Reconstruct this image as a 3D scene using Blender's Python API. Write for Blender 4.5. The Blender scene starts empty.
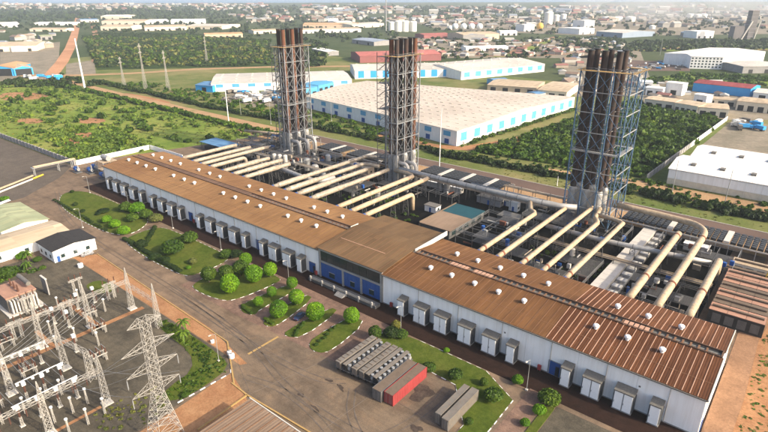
import bpy, math, random
import numpy as np
from mathutils import Vector, Matrix

# ------------------------------------------------------------------ camera, sky, sun, exposure
sc = bpy.context.scene
COL = sc.collection
R = math.radians
CAM = (274.545, -115.473, 90.0)
FPX, PITCH, AZ = 548.0, 0.386470, 0.682618      # focal length in 768-px units, tilt, heading
cam = bpy.data.objects.new('camera', bpy.data.cameras.new('camera'))
COL.objects.link(cam)
cam.location = CAM
cam.rotation_euler = (math.pi/2 - PITCH, 0, AZ)
cam.data.sensor_width = 36.0
cam.data.lens = 36.0*FPX/768.0
cam.data.clip_start = 1.0
cam.data.clip_end = 80000.0
sc.camera = cam

SUN_EL, SUN_AZ = R(29), R(10)                   # azimuth from +X towards +Y
w = bpy.data.worlds.new('World'); sc.world = w; w.use_nodes = True
nt = w.node_tree; nt.nodes.clear()
sky = nt.nodes.new('ShaderNodeTexSky'); sky.sky_type = 'NISHITA'; sky.sun_disc = False
sky.sun_elevation = SUN_EL; sky.sun_rotation = R(90) - SUN_AZ
sky.air_density = 0.8; sky.dust_density = 4.5; sky.ozone_density = 1.0
bg = nt.nodes.new('ShaderNodeBackground'); bg.inputs[1].default_value = 0.15
wo = nt.nodes.new('ShaderNodeOutputWorld')
nt.links.new(sky.outputs[0], bg.inputs[0]); nt.links.new(bg.outputs[0], wo.inputs[0])
sl = bpy.data.lights.new('sun', 'SUN'); sl.energy = 3.2; sl.angle = R(0.6); sl.color = (1.0, 0.885, 0.69)
sun = bpy.data.objects.new('sun', sl); COL.objects.link(sun); sun.location = (0, 0, 300)
tosun = Vector((math.cos(SUN_EL)*math.cos(SUN_AZ), math.cos(SUN_EL)*math.sin(SUN_AZ), math.sin(SUN_EL)))
sun.rotation_euler = tosun.to_track_quat('Z', 'Y').to_euler()
sc.view_settings.view_transform = 'Standard'; sc.view_settings.look = 'None'
sc.view_settings.exposure = 1.08; sc.view_settings.gamma = 1.0
sc.render.engine = 'CYCLES'
sc.cycles.max_bounces = 5; sc.cycles.diffuse_bounces = 2; sc.cycles.glossy_bounces = 2
sc.cycles.transmission_bounces = 3; sc.cycles.volume_bounces = 0; sc.cycles.transparent_max_bounces = 6
sc.cycles.use_denoising = True
sc.cycles.caustics_reflective = False; sc.cycles.caustics_refractive = False

rnd = random.Random(7)
ORD = ['first', 'second', 'third', 'fourth', 'fifth', 'sixth', 'seventh', 'eighth', 'ninth', 'tenth', 'eleventh',
       'twelfth', 'thirteenth', 'fourteenth', 'fifteenth', 'sixteenth', 'seventeenth', 'eighteenth', 'nineteenth', 'twentieth']

# survey helper: where on a level plane at height z a sight line of the photograph lands (site coordinates, metres)
_cp, _sp, _ca, _sa = math.cos(PITCH), math.sin(PITCH), math.cos(AZ), math.sin(AZ)
def at(px, py, z=0.0):
    r = (px-384)/FPX; u = -(py-216)/FPX
    F = _cp + u*_sp; Z = -_sp + u*_cp
    t = (z - CAM[2])/Z
    return (CAM[0] + (-F*_sa + r*_ca)*t, CAM[1] + (F*_ca + r*_sa)*t)

# ------------------------------------------------------------------ mesh helpers
class MB:
    def __init__(s): s.v = []; s.f = []; s.m = []
    def add(s, vs, fs, mi=0):
        o = len(s.v); s.v.extend(vs)
        for f in fs: s.f.append(tuple(i+o for i in f)); s.m.append(mi)
        return s
    def box(s, x0, x1, y0, y1, z0, z1, mi=0):
        if x0 > x1: x0, x1 = x1, x0
        if y0 > y1: y0, y1 = y1, y0
        return s.add([(x0,y0,z0),(x1,y0,z0),(x1,y1,z0),(x0,y1,z0),(x0,y0,z1),(x1,y0,z1),(x1,y1,z1),(x0,y1,z1)],
              [(3,2,1,0),(4,5,6,7),(0,1,5,4),(1,2,6,5),(2,3,7,6),(3,0,4,7)], mi)
    def prism(s, poly, z0, z1, mi=0):
        a = sum(poly[i][0]*poly[(i+1) % len(poly)][1]-poly[(i+1) % len(poly)][0]*poly[i][1] for i in range(len(poly)))
        if a < 0: poly = poly[::-1]
        n = len(poly)
        vs = [(x,y,z0) for x,y in poly]+[(x,y,z1) for x,y in poly]
        fs = [tuple(range(n-1,-1,-1)), tuple(range(n,2*n))]+[(i,(i+1) % n,n+(i+1) % n,n+i) for i in range(n)]
        return s.add(vs, fs, mi)
    def bar(s, p, q, r, n=4, mi=0, r2=None, cap=True):
        p = Vector(p); q = Vector(q); d = q-p
        if d.length < 1e-6: return s
        d.normalize()
        up = Vector((0,0,1)) if abs(d.z) < .9 else Vector((1,0,0))
        a = d.cross(up).normalized(); b = d.cross(a)
        r2 = r if r2 is None else r2
        vs = []
        for c, rr in ((p, r), (q, r2)):
            for k in range(n):
                t = 2*math.pi*(k+.5)/n
                vs.append(tuple(c+a*(rr*math.cos(t))+b*(rr*math.sin(t))))
        fs = [(k, n+k, n+(k+1) % n, (k+1) % n) for k in range(n)]
        if cap: fs += [tuple(range(n)), tuple(range(2*n-1, n-1, -1))]
        return s.add(vs, fs, mi)
    def tube(s, path, r, n=12, mi=0, cap=True):
        P = [Vector(p) for p in path]; m = len(P); vs = []
        prev = None
        for i in range(m):
            t = (P[min(i+1,m-1)]-P[max(i-1,0)]).normalized()
            if prev is None:
                up = Vector((0,0,1)) if abs(t.z) < .9 else Vector((1,0,0))
                a = t.cross(up).normalized()
            else:
                a = (prev - t*prev.dot(t)).normalized()
            b = t.cross(a); prev = a
            rr = r[i] if isinstance(r, (list, tuple)) else r
            for k in range(n):
                g = 2*math.pi*k/n
                vs.append(tuple(P[i]+a*(rr*math.cos(g))+b*(rr*math.sin(g))))
        fs = []
        for i in range(m-1):
            for k in range(n):
                fs.append((i*n+k, (i+1)*n+k, (i+1)*n+(k+1) % n, i*n+(k+1) % n))
        if cap: fs += [tuple(range(n)), tuple(range(m*n-1, (m-1)*n-1, -1))]
        return s.add(vs, fs, mi)
    def dome(s, c, rx, rz, n=10, rings=4, mi=0, z0=0.0):
        vs = []; fs = []
        for i in range(rings):
            t = (math.pi/2)*i/rings
            for k in range(n):
                g = 2*math.pi*k/n
                vs.append((c[0]+rx*math.cos(t)*math.cos(g), c[1]+rx*math.cos(t)*math.sin(g), c[2]+rz*math.sin(t)))
        vs.append((c[0], c[1], c[2]+rz))
        for i in range(rings-1):
            for k in range(n): fs.append((i*n+k, i*n+(k+1) % n, (i+1)*n+(k+1) % n, (i+1)*n+k))
        for k in range(n): fs.append(((rings-1)*n+k, (rings-1)*n+(k+1) % n, rings*n))
        return s.add(vs, fs, mi)
    def rot(s, rz, c=(0,0)):
        ct, st = math.cos(rz), math.sin(rz)
        s.v = [(c[0]+(x-c[0])*ct-(y-c[1])*st, c[1]+(x-c[0])*st+(y-c[1])*ct, z) for x,y,z in s.v]
        return s
    def data(s, name, mats):
        me = bpy.data.meshes.new(name)
        me.from_pydata(s.v, [], s.f)
        for m in (mats if isinstance(mats, (list, tuple)) else [mats]): me.materials.append(m)
        if any(s.m): me.polygons.foreach_set('material_index', s.m)
        return me
    def build(s, name, mats, parent=None, smooth=False, local=False):
        if parent is not None and not local:
            lx = ly = lz = 0.0; q = parent
            while q is not None: lx += q.location.x; ly += q.location.y; lz += q.location.z; q = q.parent
            s.v = [(x-lx, y-ly, z-lz) for x,y,z in s.v]
        me = s.data(name, mats)
        if smooth: me.polygons.foreach_set('use_smooth', [True]*len(me.polygons))
        return link(name, me, parent)

def link(name, me, parent=None, loc=None, rz=0, scale=None):
    o = bpy.data.objects.new(name, me); COL.objects.link(o)
    if parent is not None: o.parent = parent
    if loc is not None: o.location = loc
    if rz: o.rotation_euler = (0,0,rz)
    if scale is not None: o.scale = scale if isinstance(scale, (tuple, list)) else (scale,)*3
    return o
def tag(o, label, cat, group=None, kind=None):
    if label: o['label'] = label
    if cat: o['category'] = cat
    if group: o['group'] = group
    if kind: o['kind'] = kind
    return o
def thing(name, label, cat, loc=(0,0,0), rz=0, group=None):
    o = bpy.data.objects.new(name, None); COL.objects.link(o)
    o.empty_display_size = .5
    o.location = loc; o.rotation_euler = (0,0,rz)
    return tag(o, label, cat, group)
def copy_tree(o, parent=None):
    c = o.copy(); COL.objects.link(c); c.parent = parent
    for ch in o.children: copy_tree(ch, c)
    return c
def clone(o, loc, rz=None, label=None, scale=None):
    c = copy_tree(o); c.location = loc
    if rz is not None: c.rotation_euler = (0,0,rz)
    if label: c['label'] = label
    if scale is not None: c.scale = (scale,)*3 if not isinstance(scale, (tuple, list)) else scale
    return c
def struct(name, mb, mats, label=None, smooth=False):
    o = mb.build(name, mats, None, smooth); o['kind'] = 'structure'
    if label: o['label'] = label
    return o
def sheet(name, poly, z, mat, label=None):
    m = MB(); a = sum(poly[i][0]*poly[(i+1) % len(poly)][1]-poly[(i+1) % len(poly)][0]*poly[i][1] for i in range(len(poly)))
    if a < 0: poly = poly[::-1]
    m.add([(x,y,z) for x,y in poly], [tuple(range(len(poly)))])
    return struct(name, m, mat, label)
def slabsheet(name, poly, z0, z1, mat, label=None):
    return struct(name, MB().prism(poly, z0, z1), mat, label)
def smoothpoly(poly, it=2):
    for _ in range(it):
        q = []
        for i in range(len(poly)):
            a = poly[i]; b = poly[(i+1) % len(poly)]
            q.append((a[0]*.75+b[0]*.25, a[1]*.75+b[1]*.25)); q.append((a[0]*.25+b[0]*.75, a[1]*.25+b[1]*.75))
        poly = q
    return poly
def rect(x0, x1, y0, y1): return [(x0,y0),(x1,y0),(x1,y1),(x0,y1)]

# ------------------------------------------------------------------ materials
def _nodes(name):
    m = bpy.data.materials.new(name); m.use_nodes = True
    n = m.node_tree; n.nodes.clear()
    out = n.nodes.new('ShaderNodeOutputMaterial'); b = n.nodes.new('ShaderNodeBsdfPrincipled')
    n.links.new(b.outputs[0], out.inputs[0])
    return m, n, b
def _noise(n, scale, detail=4, rough=.6, stretch=None, world=True):
    g = n.nodes.new('ShaderNodeNewGeometry') if world else n.nodes.new('ShaderNodeTexCoord')
    src = g.outputs['Position'] if world else g.outputs['Object']
    if stretch:
        mp = n.nodes.new('ShaderNodeMapping'); mp.inputs['Scale'].default_value = stretch
        n.links.new(src, mp.inputs[0]); src = mp.outputs[0]
    t = n.nodes.new('ShaderNodeTexNoise'); t.inputs['Scale'].default_value = scale
    t.inputs['Detail'].default_value = detail; t.inputs['Roughness'].default_value = rough
    n.links.new(src, t.inputs['Vector'])
    return t.outputs['Fac']
def _ramp(n, fac, stops):
    r = n.nodes.new('ShaderNodeValToRGB'); e = r.color_ramp.elements
    while len(e) > 1: e.remove(e[0])
    e[0].position = stops[0][0]; e[0].color = (*stops[0][1], 1)
    for p, c in stops[1:]:
        x = e.new(p); x.color = (*c, 1)
    n.links.new(fac, r.inputs[0]); return r.outputs[0]
def _mix(n, a, b, fac, mode='MIX'):
    m = n.nodes.new('ShaderNodeMix'); m.data_type = 'RGBA'; m.blend_type = mode
    for s, v in ((0, fac), (6, a), (7, b)):
        if hasattr(v, 'links') or hasattr(v, 'is_linked'): n.links.new(v, m.inputs[s])
        elif s == 0: m.inputs[0].default_value = v
        else: m.inputs[s].default_value = (*v, 1)
    return m.outputs[2]
def _bump(n, b, h, strength=.3, dist=.1):
    k = n.nodes.new('ShaderNodeBump'); k.inputs['Strength'].default_value = strength; k.inputs['Distance'].default_value = dist
    n.links.new(h, k.inputs['Height']); n.links.new(k.outputs[0], b.inputs['Normal'])
def sh(c, f): return tuple(max(0, min(1, x*f)) for x in c)
def paint(name, c, var=.25, scale=.6, rough=.6, metal=0.0, dirt=None, dirt_amt=.35, stretch=None, bump=0, world=True):
    """painted or weathered surface: base colour, broad tone variation and dirt patches"""
    m, n, b = _nodes(name)
    f1 = _noise(n, scale, 5, .65, stretch, world)
    col = _ramp(n, f1, [(.25, sh(c, 1-var)), (.5, c), (.75, sh(c, 1+var*.6))])
    if dirt:
        f2 = _noise(n, scale*3.1, 6, .7, stretch, world)
        k = _ramp(n, f2, [(.45, (0,0,0)), (.75, (dirt_amt,)*3)])
        col = _mix(n, col, dirt, k)
    n.links.new(col, b.inputs['Base Color'])
    b.inputs['Roughness'].default_value = rough; b.inputs['Metallic'].default_value = metal
    b.inputs['Specular IOR Level'].default_value = .22
    if bump: _bump(n, b, f1, bump, .08)
    return m
def terrain(name, stops, scale, stops2=None, scale2=1.0, amt=.5, rough=.95, bump=.4, dist=.25, fine=1.2, streak=0, k=(1,1,1)):
    """ground: large patches from one noise, mixed with a second pattern, broken up by fine grain"""
    m, n, b = _nodes(name)
    kk = lambda st: [(p, tuple(a*q for a,q in zip(c,k))) for p,c in st]
    stops = kk(stops); stops2 = kk(stops2) if stops2 else None
    f1 = _noise(n, scale, 8, .62)
    col = _ramp(n, f1, stops)
    if stops2:
        f2 = _noise(n, scale2, 6, .7)
        col = _mix(n, col, _ramp(n, f2, stops2), amt)
    if streak:
        for st, k_ in (((.10,.55,1), streak), ((.28,.16,1), streak)):
            fs = _noise(n, .5, 8, .72, st)
            col = _mix(n, col, _ramp(n, fs, [(.36, (.55,.53,.52)), (.5, (1,1,1)), (.66, (1.35,1.28,1.2))]), k_, 'MULTIPLY')
    f3 = _noise(n, fine, 5, .75)
    g = _ramp(n, f3, [(.25, (.55,.55,.55)), (.75, (1.3,1.3,1.3))])
    col = _mix(n, col, g, .8, 'MULTIPLY')
    n.links.new(col, b.inputs['Base Color']); b.inputs['Roughness'].default_value = rough
    b.inputs['Specular IOR Level'].default_value = .08
    if bump: _bump(n, b, f3, bump, dist)
    return m
def leafmat(name, c, var=.5, k=(1,1,1)):
    c = tuple(a*q for a,q in zip(c,k))
    m, n, b = _nodes(name)
    g = n.nodes.new('ShaderNodeNewGeometry')
    f = g.outputs['Random Per Island']
    col = _ramp(n, f, [(0, sh(c, 1-var)), (.5, c), (1, (min(1,c[0]*(1+var*1.1)), min(1,c[1]*(1+var*.8)), c[2]*(1+var*.2)))])
    f2 = _noise(n, .12, 3, .5)
    col = _mix(n, col, _ramp(n, f2, [(.32, (.45,.55,.5)), (.5, (1,1,1)), (.68, (1.7,1.45,1.0))]), .85, 'MULTIPLY')
    n.links.new(col, b.inputs['Base Color']); b.inputs['Roughness'].default_value = .6
    b.inputs['Specular IOR Level'].default_value = .25
    tr = n.nodes.new('ShaderNodeBsdfTranslucent'); n.links.new(col, tr.inputs[0])
    mx = n.nodes.new('ShaderNodeMixShader'); mx.inputs[0].default_value = .25
    out = [x for x in n.nodes if x.type == 'OUTPUT_MATERIAL'][0]
    n.links.new(b.outputs[0], mx.inputs[1]); n.links.new(tr.outputs[0], mx.inputs[2]); n.links.new(mx.outputs[0], out.inputs[0])
    return m
def sheetroof(name, c, c2, pitch=.6, along='x', var=.3, rust=None, rust_amt=.5, wscale=.12, k=(1,1,1), sheetvar=.6):
    """profiled metal roofing: fine corrugation relief across `along`, weather streaks down the slope"""
    m, n, b = _nodes(name)
    kq = lambda c: tuple(min(.9,a*q) for a,q in zip(c,k))
    c = kq(c); c2 = kq(c2); rust = kq(rust) if rust else None
    st = (1.0, .12, .3) if along == 'x' else (.12, 1.0, .3)
    f1 = _noise(n, wscale*6, 6, .7, st)
    f0 = _noise(n, wscale*.22, 5, .62)
    col = _mix(n, _ramp(n, f1, [(.3, sh(c, 1-var)), (.55, c), (.8, c2)]), _ramp(n, f0, [(.36, sh(c, .72)), (.64, sh(c2, 1.15))]), .5)
    if rust:
        f2 = _noise(n, wscale*9, 8, .75, st)
        col = _mix(n, col, rust, _ramp(n, f2, [(.48, (0,0,0)), (.7, (rust_amt,)*3)]))
    gp = n.nodes.new('ShaderNodeNewGeometry'); v1 = n.nodes.new('ShaderNodeVectorMath'); v1.operation = 'MULTIPLY'      # single sheets weather differently
    v1.inputs[1].default_value = (1/2.0, 1/7.3, 0) if along == 'x' else (1/7.3, 1/2.0, 0)
    v2 = n.nodes.new('ShaderNodeVectorMath'); v2.operation = 'FLOOR'; wn = n.nodes.new('ShaderNodeTexWhiteNoise'); wn.noise_dimensions = '3D'
    n.links.new(gp.outputs['Position'], v1.inputs[0]); n.links.new(v1.outputs[0], v2.inputs[0]); n.links.new(v2.outputs[0], wn.inputs['Vector'])
    col = _mix(n, col, _ramp(n, wn.outputs['Value'], [(0, (.70,.68,.66)), (.35, (.93,.92,.92)), (.8, (1.05,1.05,1.05)), (1, (1.28,1.22,1.16))]), sheetvar, 'MULTIPLY')
    n.links.new(col, b.inputs['Base Color']); b.inputs['Roughness'].default_value = .7; b.inputs['Specular IOR Level'].default_value = .15
    g = n.nodes.new('ShaderNodeNewGeometry'); wv = n.nodes.new('ShaderNodeTexWave')
    wv.wave_type = 'BANDS'; wv.bands_direction = 'X' if along == 'x' else 'Y'
    wv.inputs['Scale'].default_value = .314/pitch
    n.links.new(g.outputs['Position'], wv.inputs[0])
    _bump(n, b, wv.outputs['Fac'], .5, .06)
    return m
def plain(name, c, rough=.6, metal=0.0, emit=0):
    m, n, b = _nodes(name)
    b.inputs['Base Color'].default_value = (*c, 1); b.inputs['Roughness'].default_value = rough; b.inputs['Metallic'].default_value = metal
    return m

GREENS = [(.25,(.05,.085,.018)),(.42,(.085,.135,.03)),(.58,(.16,.19,.06)),(.72,(.28,.23,.10)),(.85,(.38,.24,.13))]
T = dict(
  ground = terrain('ground_scrub', [(.28,(.08,.11,.025)),(.42,(.14,.165,.045)),(.52,(.26,.22,.10)),(.62,(.40,.28,.16)),(.85,(.48,.33,.2))], .012,
                   [(.3,(.06,.09,.02)),(.5,(.13,.16,.05)),(.75,(.33,.25,.15))], .06, .5, k=(0.75, 0.8, 0.65)),
  far = terrain('ground_far', [(.3,(.09,.115,.035)),(.44,(.15,.165,.06)),(.56,(.25,.22,.11)),(.70,(.38,.31,.2))], .0035,
                [(.35,(.06,.09,.025)),(.6,(.14,.15,.06)),(.8,(.35,.28,.18))], .02, .55, fine=.15, bump=0, k=(0.374, 0.464, 0.398)),
  meadow = terrain('meadow', [(.30,(.08,.125,.02)),(.45,(.16,.20,.045)),(.56,(.27,.25,.09)),(.68,(.43,.29,.155))], .022,
                   [(.35,(.08,.12,.022)),(.55,(.19,.21,.055)),(.8,(.34,.27,.12))], .11, .5, k=(0.855, 0.989, 0.63)),
  lawn = terrain('lawn_grass', [(.28,(.075,.105,.018)),(.45,(.14,.17,.035)),(.6,(.24,.22,.07)),(.78,(.34,.26,.12))], .09,
                 [(.35,(.07,.10,.018)),(.6,(.19,.20,.055))], .5, .5, bump=.6, fine=3, k=(0.455, 0.542, 0.304)),
  scrubfloor = terrain('scrub_floor', [(.28,(.055,.085,.018)),(.5,(.11,.14,.035)),(.68,(.22,.21,.075)),(.85,(.36,.27,.15))], .03, k=(0.252, 0.351, 0.202)),
  asphalt = terrain('asphalt', [(.25,(.12,.095,.08)),(.5,(.175,.138,.115)),(.75,(.245,.19,.15))], .05,
                    [(.35,(.11,.09,.078)),(.6,(.20,.16,.13)),(.75,(.27,.195,.14))], .35, .4, rough=.85, bump=.15, dist=.03, fine=4, streak=.5, k=(1.0, 0.9, 0.74)),
  apron = terrain('apron_asphalt', [(.25,(.10,.086,.078)),(.45,(.165,.135,.115)),(.65,(.22,.175,.14)),(.82,(.31,.215,.15))], .045,
                  [(.3,(.08,.07,.064)),(.55,(.175,.142,.118)),(.75,(.30,.21,.145))], .2, .45, rough=.85, bump=.12, dist=.03, fine=4, streak=.5, k=(0.9, 0.82, 0.68)),
  backroad = terrain('road_asphalt', [(.3,(.17,.15,.135)),(.6,(.23,.20,.175)),(.8,(.30,.25,.20))], .04, rough=.9, bump=.1, dist=.03, fine=3, k=(0.602, 0.468, 0.421)),
  brickpave = terrain('brick_paving', [(.3,(.095,.062,.046)),(.55,(.15,.092,.067)),(.8,(.24,.145,.10))], .08,
                      [(.4,(.08,.05,.04)),(.7,(.19,.11,.08))], .6, .5, bump=.2, dist=.03, fine=5, k=(0.191, 0.167, 0.164)),  # strip along the hall, toned much darker than the clay paving
  soil = terrain('red_soil', [(.3,(.24,.125,.07)),(.5,(.36,.19,.10)),(.7,(.46,.27,.15)),(.85,(.52,.35,.22))], .05,
                 [(.4,(.28,.14,.08)),(.7,(.5,.32,.19))], .3, .4, fine=2, k=(0.9, 0.85, 0.75)),
  sand = terrain('sandy_ground', [(.3,(.30,.21,.14)),(.55,(.44,.31,.20)),(.8,(.55,.41,.28))], .04,
                 [(.4,(.22,.17,.12)),(.7,(.5,.38,.26))], .2, .45, fine=2, k=(0.738, 0.581, 0.509)),
  clay = terrain('clay_paving', [(.3,(.13,.082,.06)),(.55,(.20,.125,.092)),(.8,(.29,.185,.13))], .1,
                 [(.4,(.10,.07,.055)),(.7,(.26,.165,.12))], .5, .5, bump=.2, dist=.03, fine=4, streak=.4),
  dust = terrain('dusty_ground', [(.3,(.17,.145,.11)),(.55,(.26,.215,.16)),(.75,(.33,.27,.2)),(.9,(.13,.14,.06))], .012,
                 [(.4,(.13,.12,.08)),(.7,(.33,.27,.2))], .06, .5, bump=0, fine=.4),
  track = terrain('dirt_track', [(.3,(.30,.20,.12)),(.55,(.42,.28,.17)),(.75,(.20,.19,.08))], .05, fine=1, k=(0.9, 0.85, 0.75)),
  redroad = terrain('red_laterite_road', [(.3,(.34,.17,.09)),(.6,(.46,.24,.13)),(.8,(.52,.32,.2))], .02, fine=.5),
  gravel = terrain('yard_gravel', [(.3,(.13,.117,.098)),(.5,(.20,.178,.145)),(.68,(.27,.23,.18)),(.82,(.17,.18,.08))], .07,
                   [(.35,(.12,.11,.10)),(.65,(.27,.235,.19))], .5, .5, bump=.5, fine=3, streak=.5, k=(0.451, 0.44, 0.395)),
  concrete = terrain('yard_concrete', [(.3,(.20,.175,.145)),(.55,(.29,.25,.20)),(.8,(.36,.30,.24))], .05,
                     [(.4,(.17,.15,.13)),(.7,(.36,.31,.25))], .25, .4, bump=.1, dist=.02, fine=2, k=(0.423, 0.399, 0.388)),
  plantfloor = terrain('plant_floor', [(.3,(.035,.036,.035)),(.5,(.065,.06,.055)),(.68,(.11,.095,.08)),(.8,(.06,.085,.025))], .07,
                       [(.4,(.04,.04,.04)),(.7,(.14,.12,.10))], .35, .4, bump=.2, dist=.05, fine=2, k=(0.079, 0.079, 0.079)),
)
K = dict(
  wall = paint('wall_sheet_white', (.90,.895,.87), .03, .1, .5, dirt=(.52,.46,.38), dirt_amt=.34, stretch=(3,3,.16)),
  wall2 = paint('wall_white', (.78,.77,.74), .08, .2, .6, dirt=(.4,.33,.26), dirt_amt=.3, stretch=(1,1,.3)),
  cream = paint('wall_cream', (.66,.58,.45), .1, .2, .7, dirt=(.35,.27,.2), dirt_amt=.35),
  tan = paint('wall_tan', (.52,.40,.28), .12, .2, .7, dirt=(.3,.22,.16), dirt_amt=.4),
  greywall = paint('wall_grey_block', (.27,.26,.25), .2, .25, .9, dirt=(.14,.13,.12), dirt_amt=.5),
  unit = paint('unit_white', (.90,.90,.885), .03, .7, .45, dirt=(.6,.56,.5), dirt_amt=.2),
  unitgrey = paint('hood_grey', (.13,.122,.108), .2, .8, .6, dirt=(.33,.28,.22), dirt_amt=.4),
  unitside = paint('unit_side_grey', (.30,.30,.295), .12, .7, .5, dirt=(.2,.18,.15), dirt_amt=.3),
  louvre = paint('louvre_dark', (.045,.047,.05), .2, 1, .5),
  blue = paint('panel_blue', (.028,.085,.27), .15, .4, .45, dirt=(.02,.05,.14), dirt_amt=.5),
  skyblue = paint('panel_sky_blue', (.075,.30,.50), .08, .2, .5, dirt=(.3,.5,.6), dirt_amt=.3),
  brightblue = paint('paint_bright_blue', (.04,.30,.62), .1, .2, .45),
  steelblue = paint('frame_blue_steel', (.05,.13,.235), .3, .8, .5, dirt=(.35,.36,.36), dirt_amt=.8),
  duct2 = paint('duct_grey_tan', (.36,.305,.235), .38, .4, .5, metal=.15, dirt=(.18,.13,.09), dirt_amt=.9),
  flange = paint('flange_blue', (.025,.09,.30), .2, 1.5, .45),
  towersteel = paint('tower_steel_weathered', (.215,.235,.25), .3, .5, .55, dirt=(.17,.10,.06), dirt_amt=.75),
  pole = paint('pole_white', (.72,.72,.70), .05, .3, .5),
  galv = paint('galvanised_steel', (.33,.335,.33), .2, .8, .5, metal=.3, dirt=(.26,.21,.17), dirt_amt=.5),
  lattice = paint('lattice_pale', (.36,.34,.305), .15, .6, .6, dirt=(.36,.31,.25), dirt_amt=.4),
  greysteel = paint('steel_grey', (.11,.108,.105), .25, .7, .6, dirt=(.09,.07,.06), dirt_amt=.5),
  darksteel = paint('steel_dark', (.035,.034,.033), .3, .9, .6),
  stack = paint('stack_rusty_dark', (.034,.026,.023), .35, .35, .7, dirt=(.12,.05,.03), dirt_amt=.5, stretch=(1,1,.22)),
  stackrust = paint('stack_rust_orange', (.115,.050,.030), .4, .3, .75, dirt=(.19,.08,.035), dirt_amt=.5, stretch=(1,1,.25)),
  duct = paint('duct_tan_cladding', (.42,.32,.21), .35, .45, .55, dirt=(.22,.15,.095), dirt_amt=.85),
  ductgrey = paint('duct_grey_cladding', (.36,.35,.33), .2, .3, .5, metal=.2, dirt=(.2,.16,.13), dirt_amt=.5),
  rustring = paint('rust_ring', (.16,.06,.035), .3, 1, .8),
  yellow = paint('paint_yellow', (.62,.42,.04), .2, 1, .5),
  yellowline = paint('kerb_yellow', (.36,.23,.08), .25, .8, .8, dirt=(.3,.2,.13), dirt_amt=.6),
  red = paint('paint_red', (.28,.042,.042), .2, .4, .55, dirt=(.19,.07,.06), dirt_amt=.5),
  contgrey = paint('container_weathered', (.145,.132,.115), .25, .5, .7, dirt=(.22,.15,.10), dirt_amt=.6),
  conttop = paint('container_roof_brown', (.125,.092,.066), .25, .5, .8, dirt=(.16,.12,.09), dirt_amt=.6),
  rustroof = paint('module_roof_rust', (.34,.19,.13), .3, .35, .8, dirt=(.20,.12,.085), dirt_amt=.6, stretch=(.4,1.5,1)),
  redwall = paint('wall_dull_red', (.24,.085,.08), .15, .1, .7, dirt=(.2,.11,.1), dirt_amt=.4),
  black = plain('rubber_black', (.015,.015,.016), .7),
  blackroof = paint('roof_black', (.028,.026,.025), .25, .5, .9, dirt=(.06,.05,.045), dirt_amt=.5),
  void = plain('opening_dark', (.012,.013,.015), .8),
  glass = plain('window_glass_dark', (.02,.035,.035), .08),
  carglass = plain('car_glass', (.02,.025,.03), .05),
  white = paint('paint_white', (.74,.73,.70), .06, 1, .5),
  offwhite = paint('concrete_white', (.5,.47,.42), .12, .6, .8, dirt=(.4,.33,.26), dirt_amt=.4),
  kerbdark = paint('kerb_dark', (.15,.12,.10), .2, 1, .9),
  porcelain = paint('porcelain_brown', (.10,.05,.035), .2, 2, .3),
  wood = paint('trunk_bark', (.13,.095,.065), .3, 2, .9),
  teal = paint('roof_teal', (.01,.060,.07), .25, .3, .35, dirt=(.03,.07,.07), dirt_amt=.5),
  carblue = plain('car_paint_dark_blue', (.03,.045,.09), .2),
  carsilver = plain('car_paint_silver', (.30,.31,.33), .25, .4),
  rooflight = paint('rooflight_cream', (.60,.53,.43), .1, .2, .6),
  tank = paint('tank_cream', (.72,.69,.62), .06, .05, .6),
  tower = paint('far_concrete_dark', (.16,.145,.14), .2, .05, .9),
)
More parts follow.
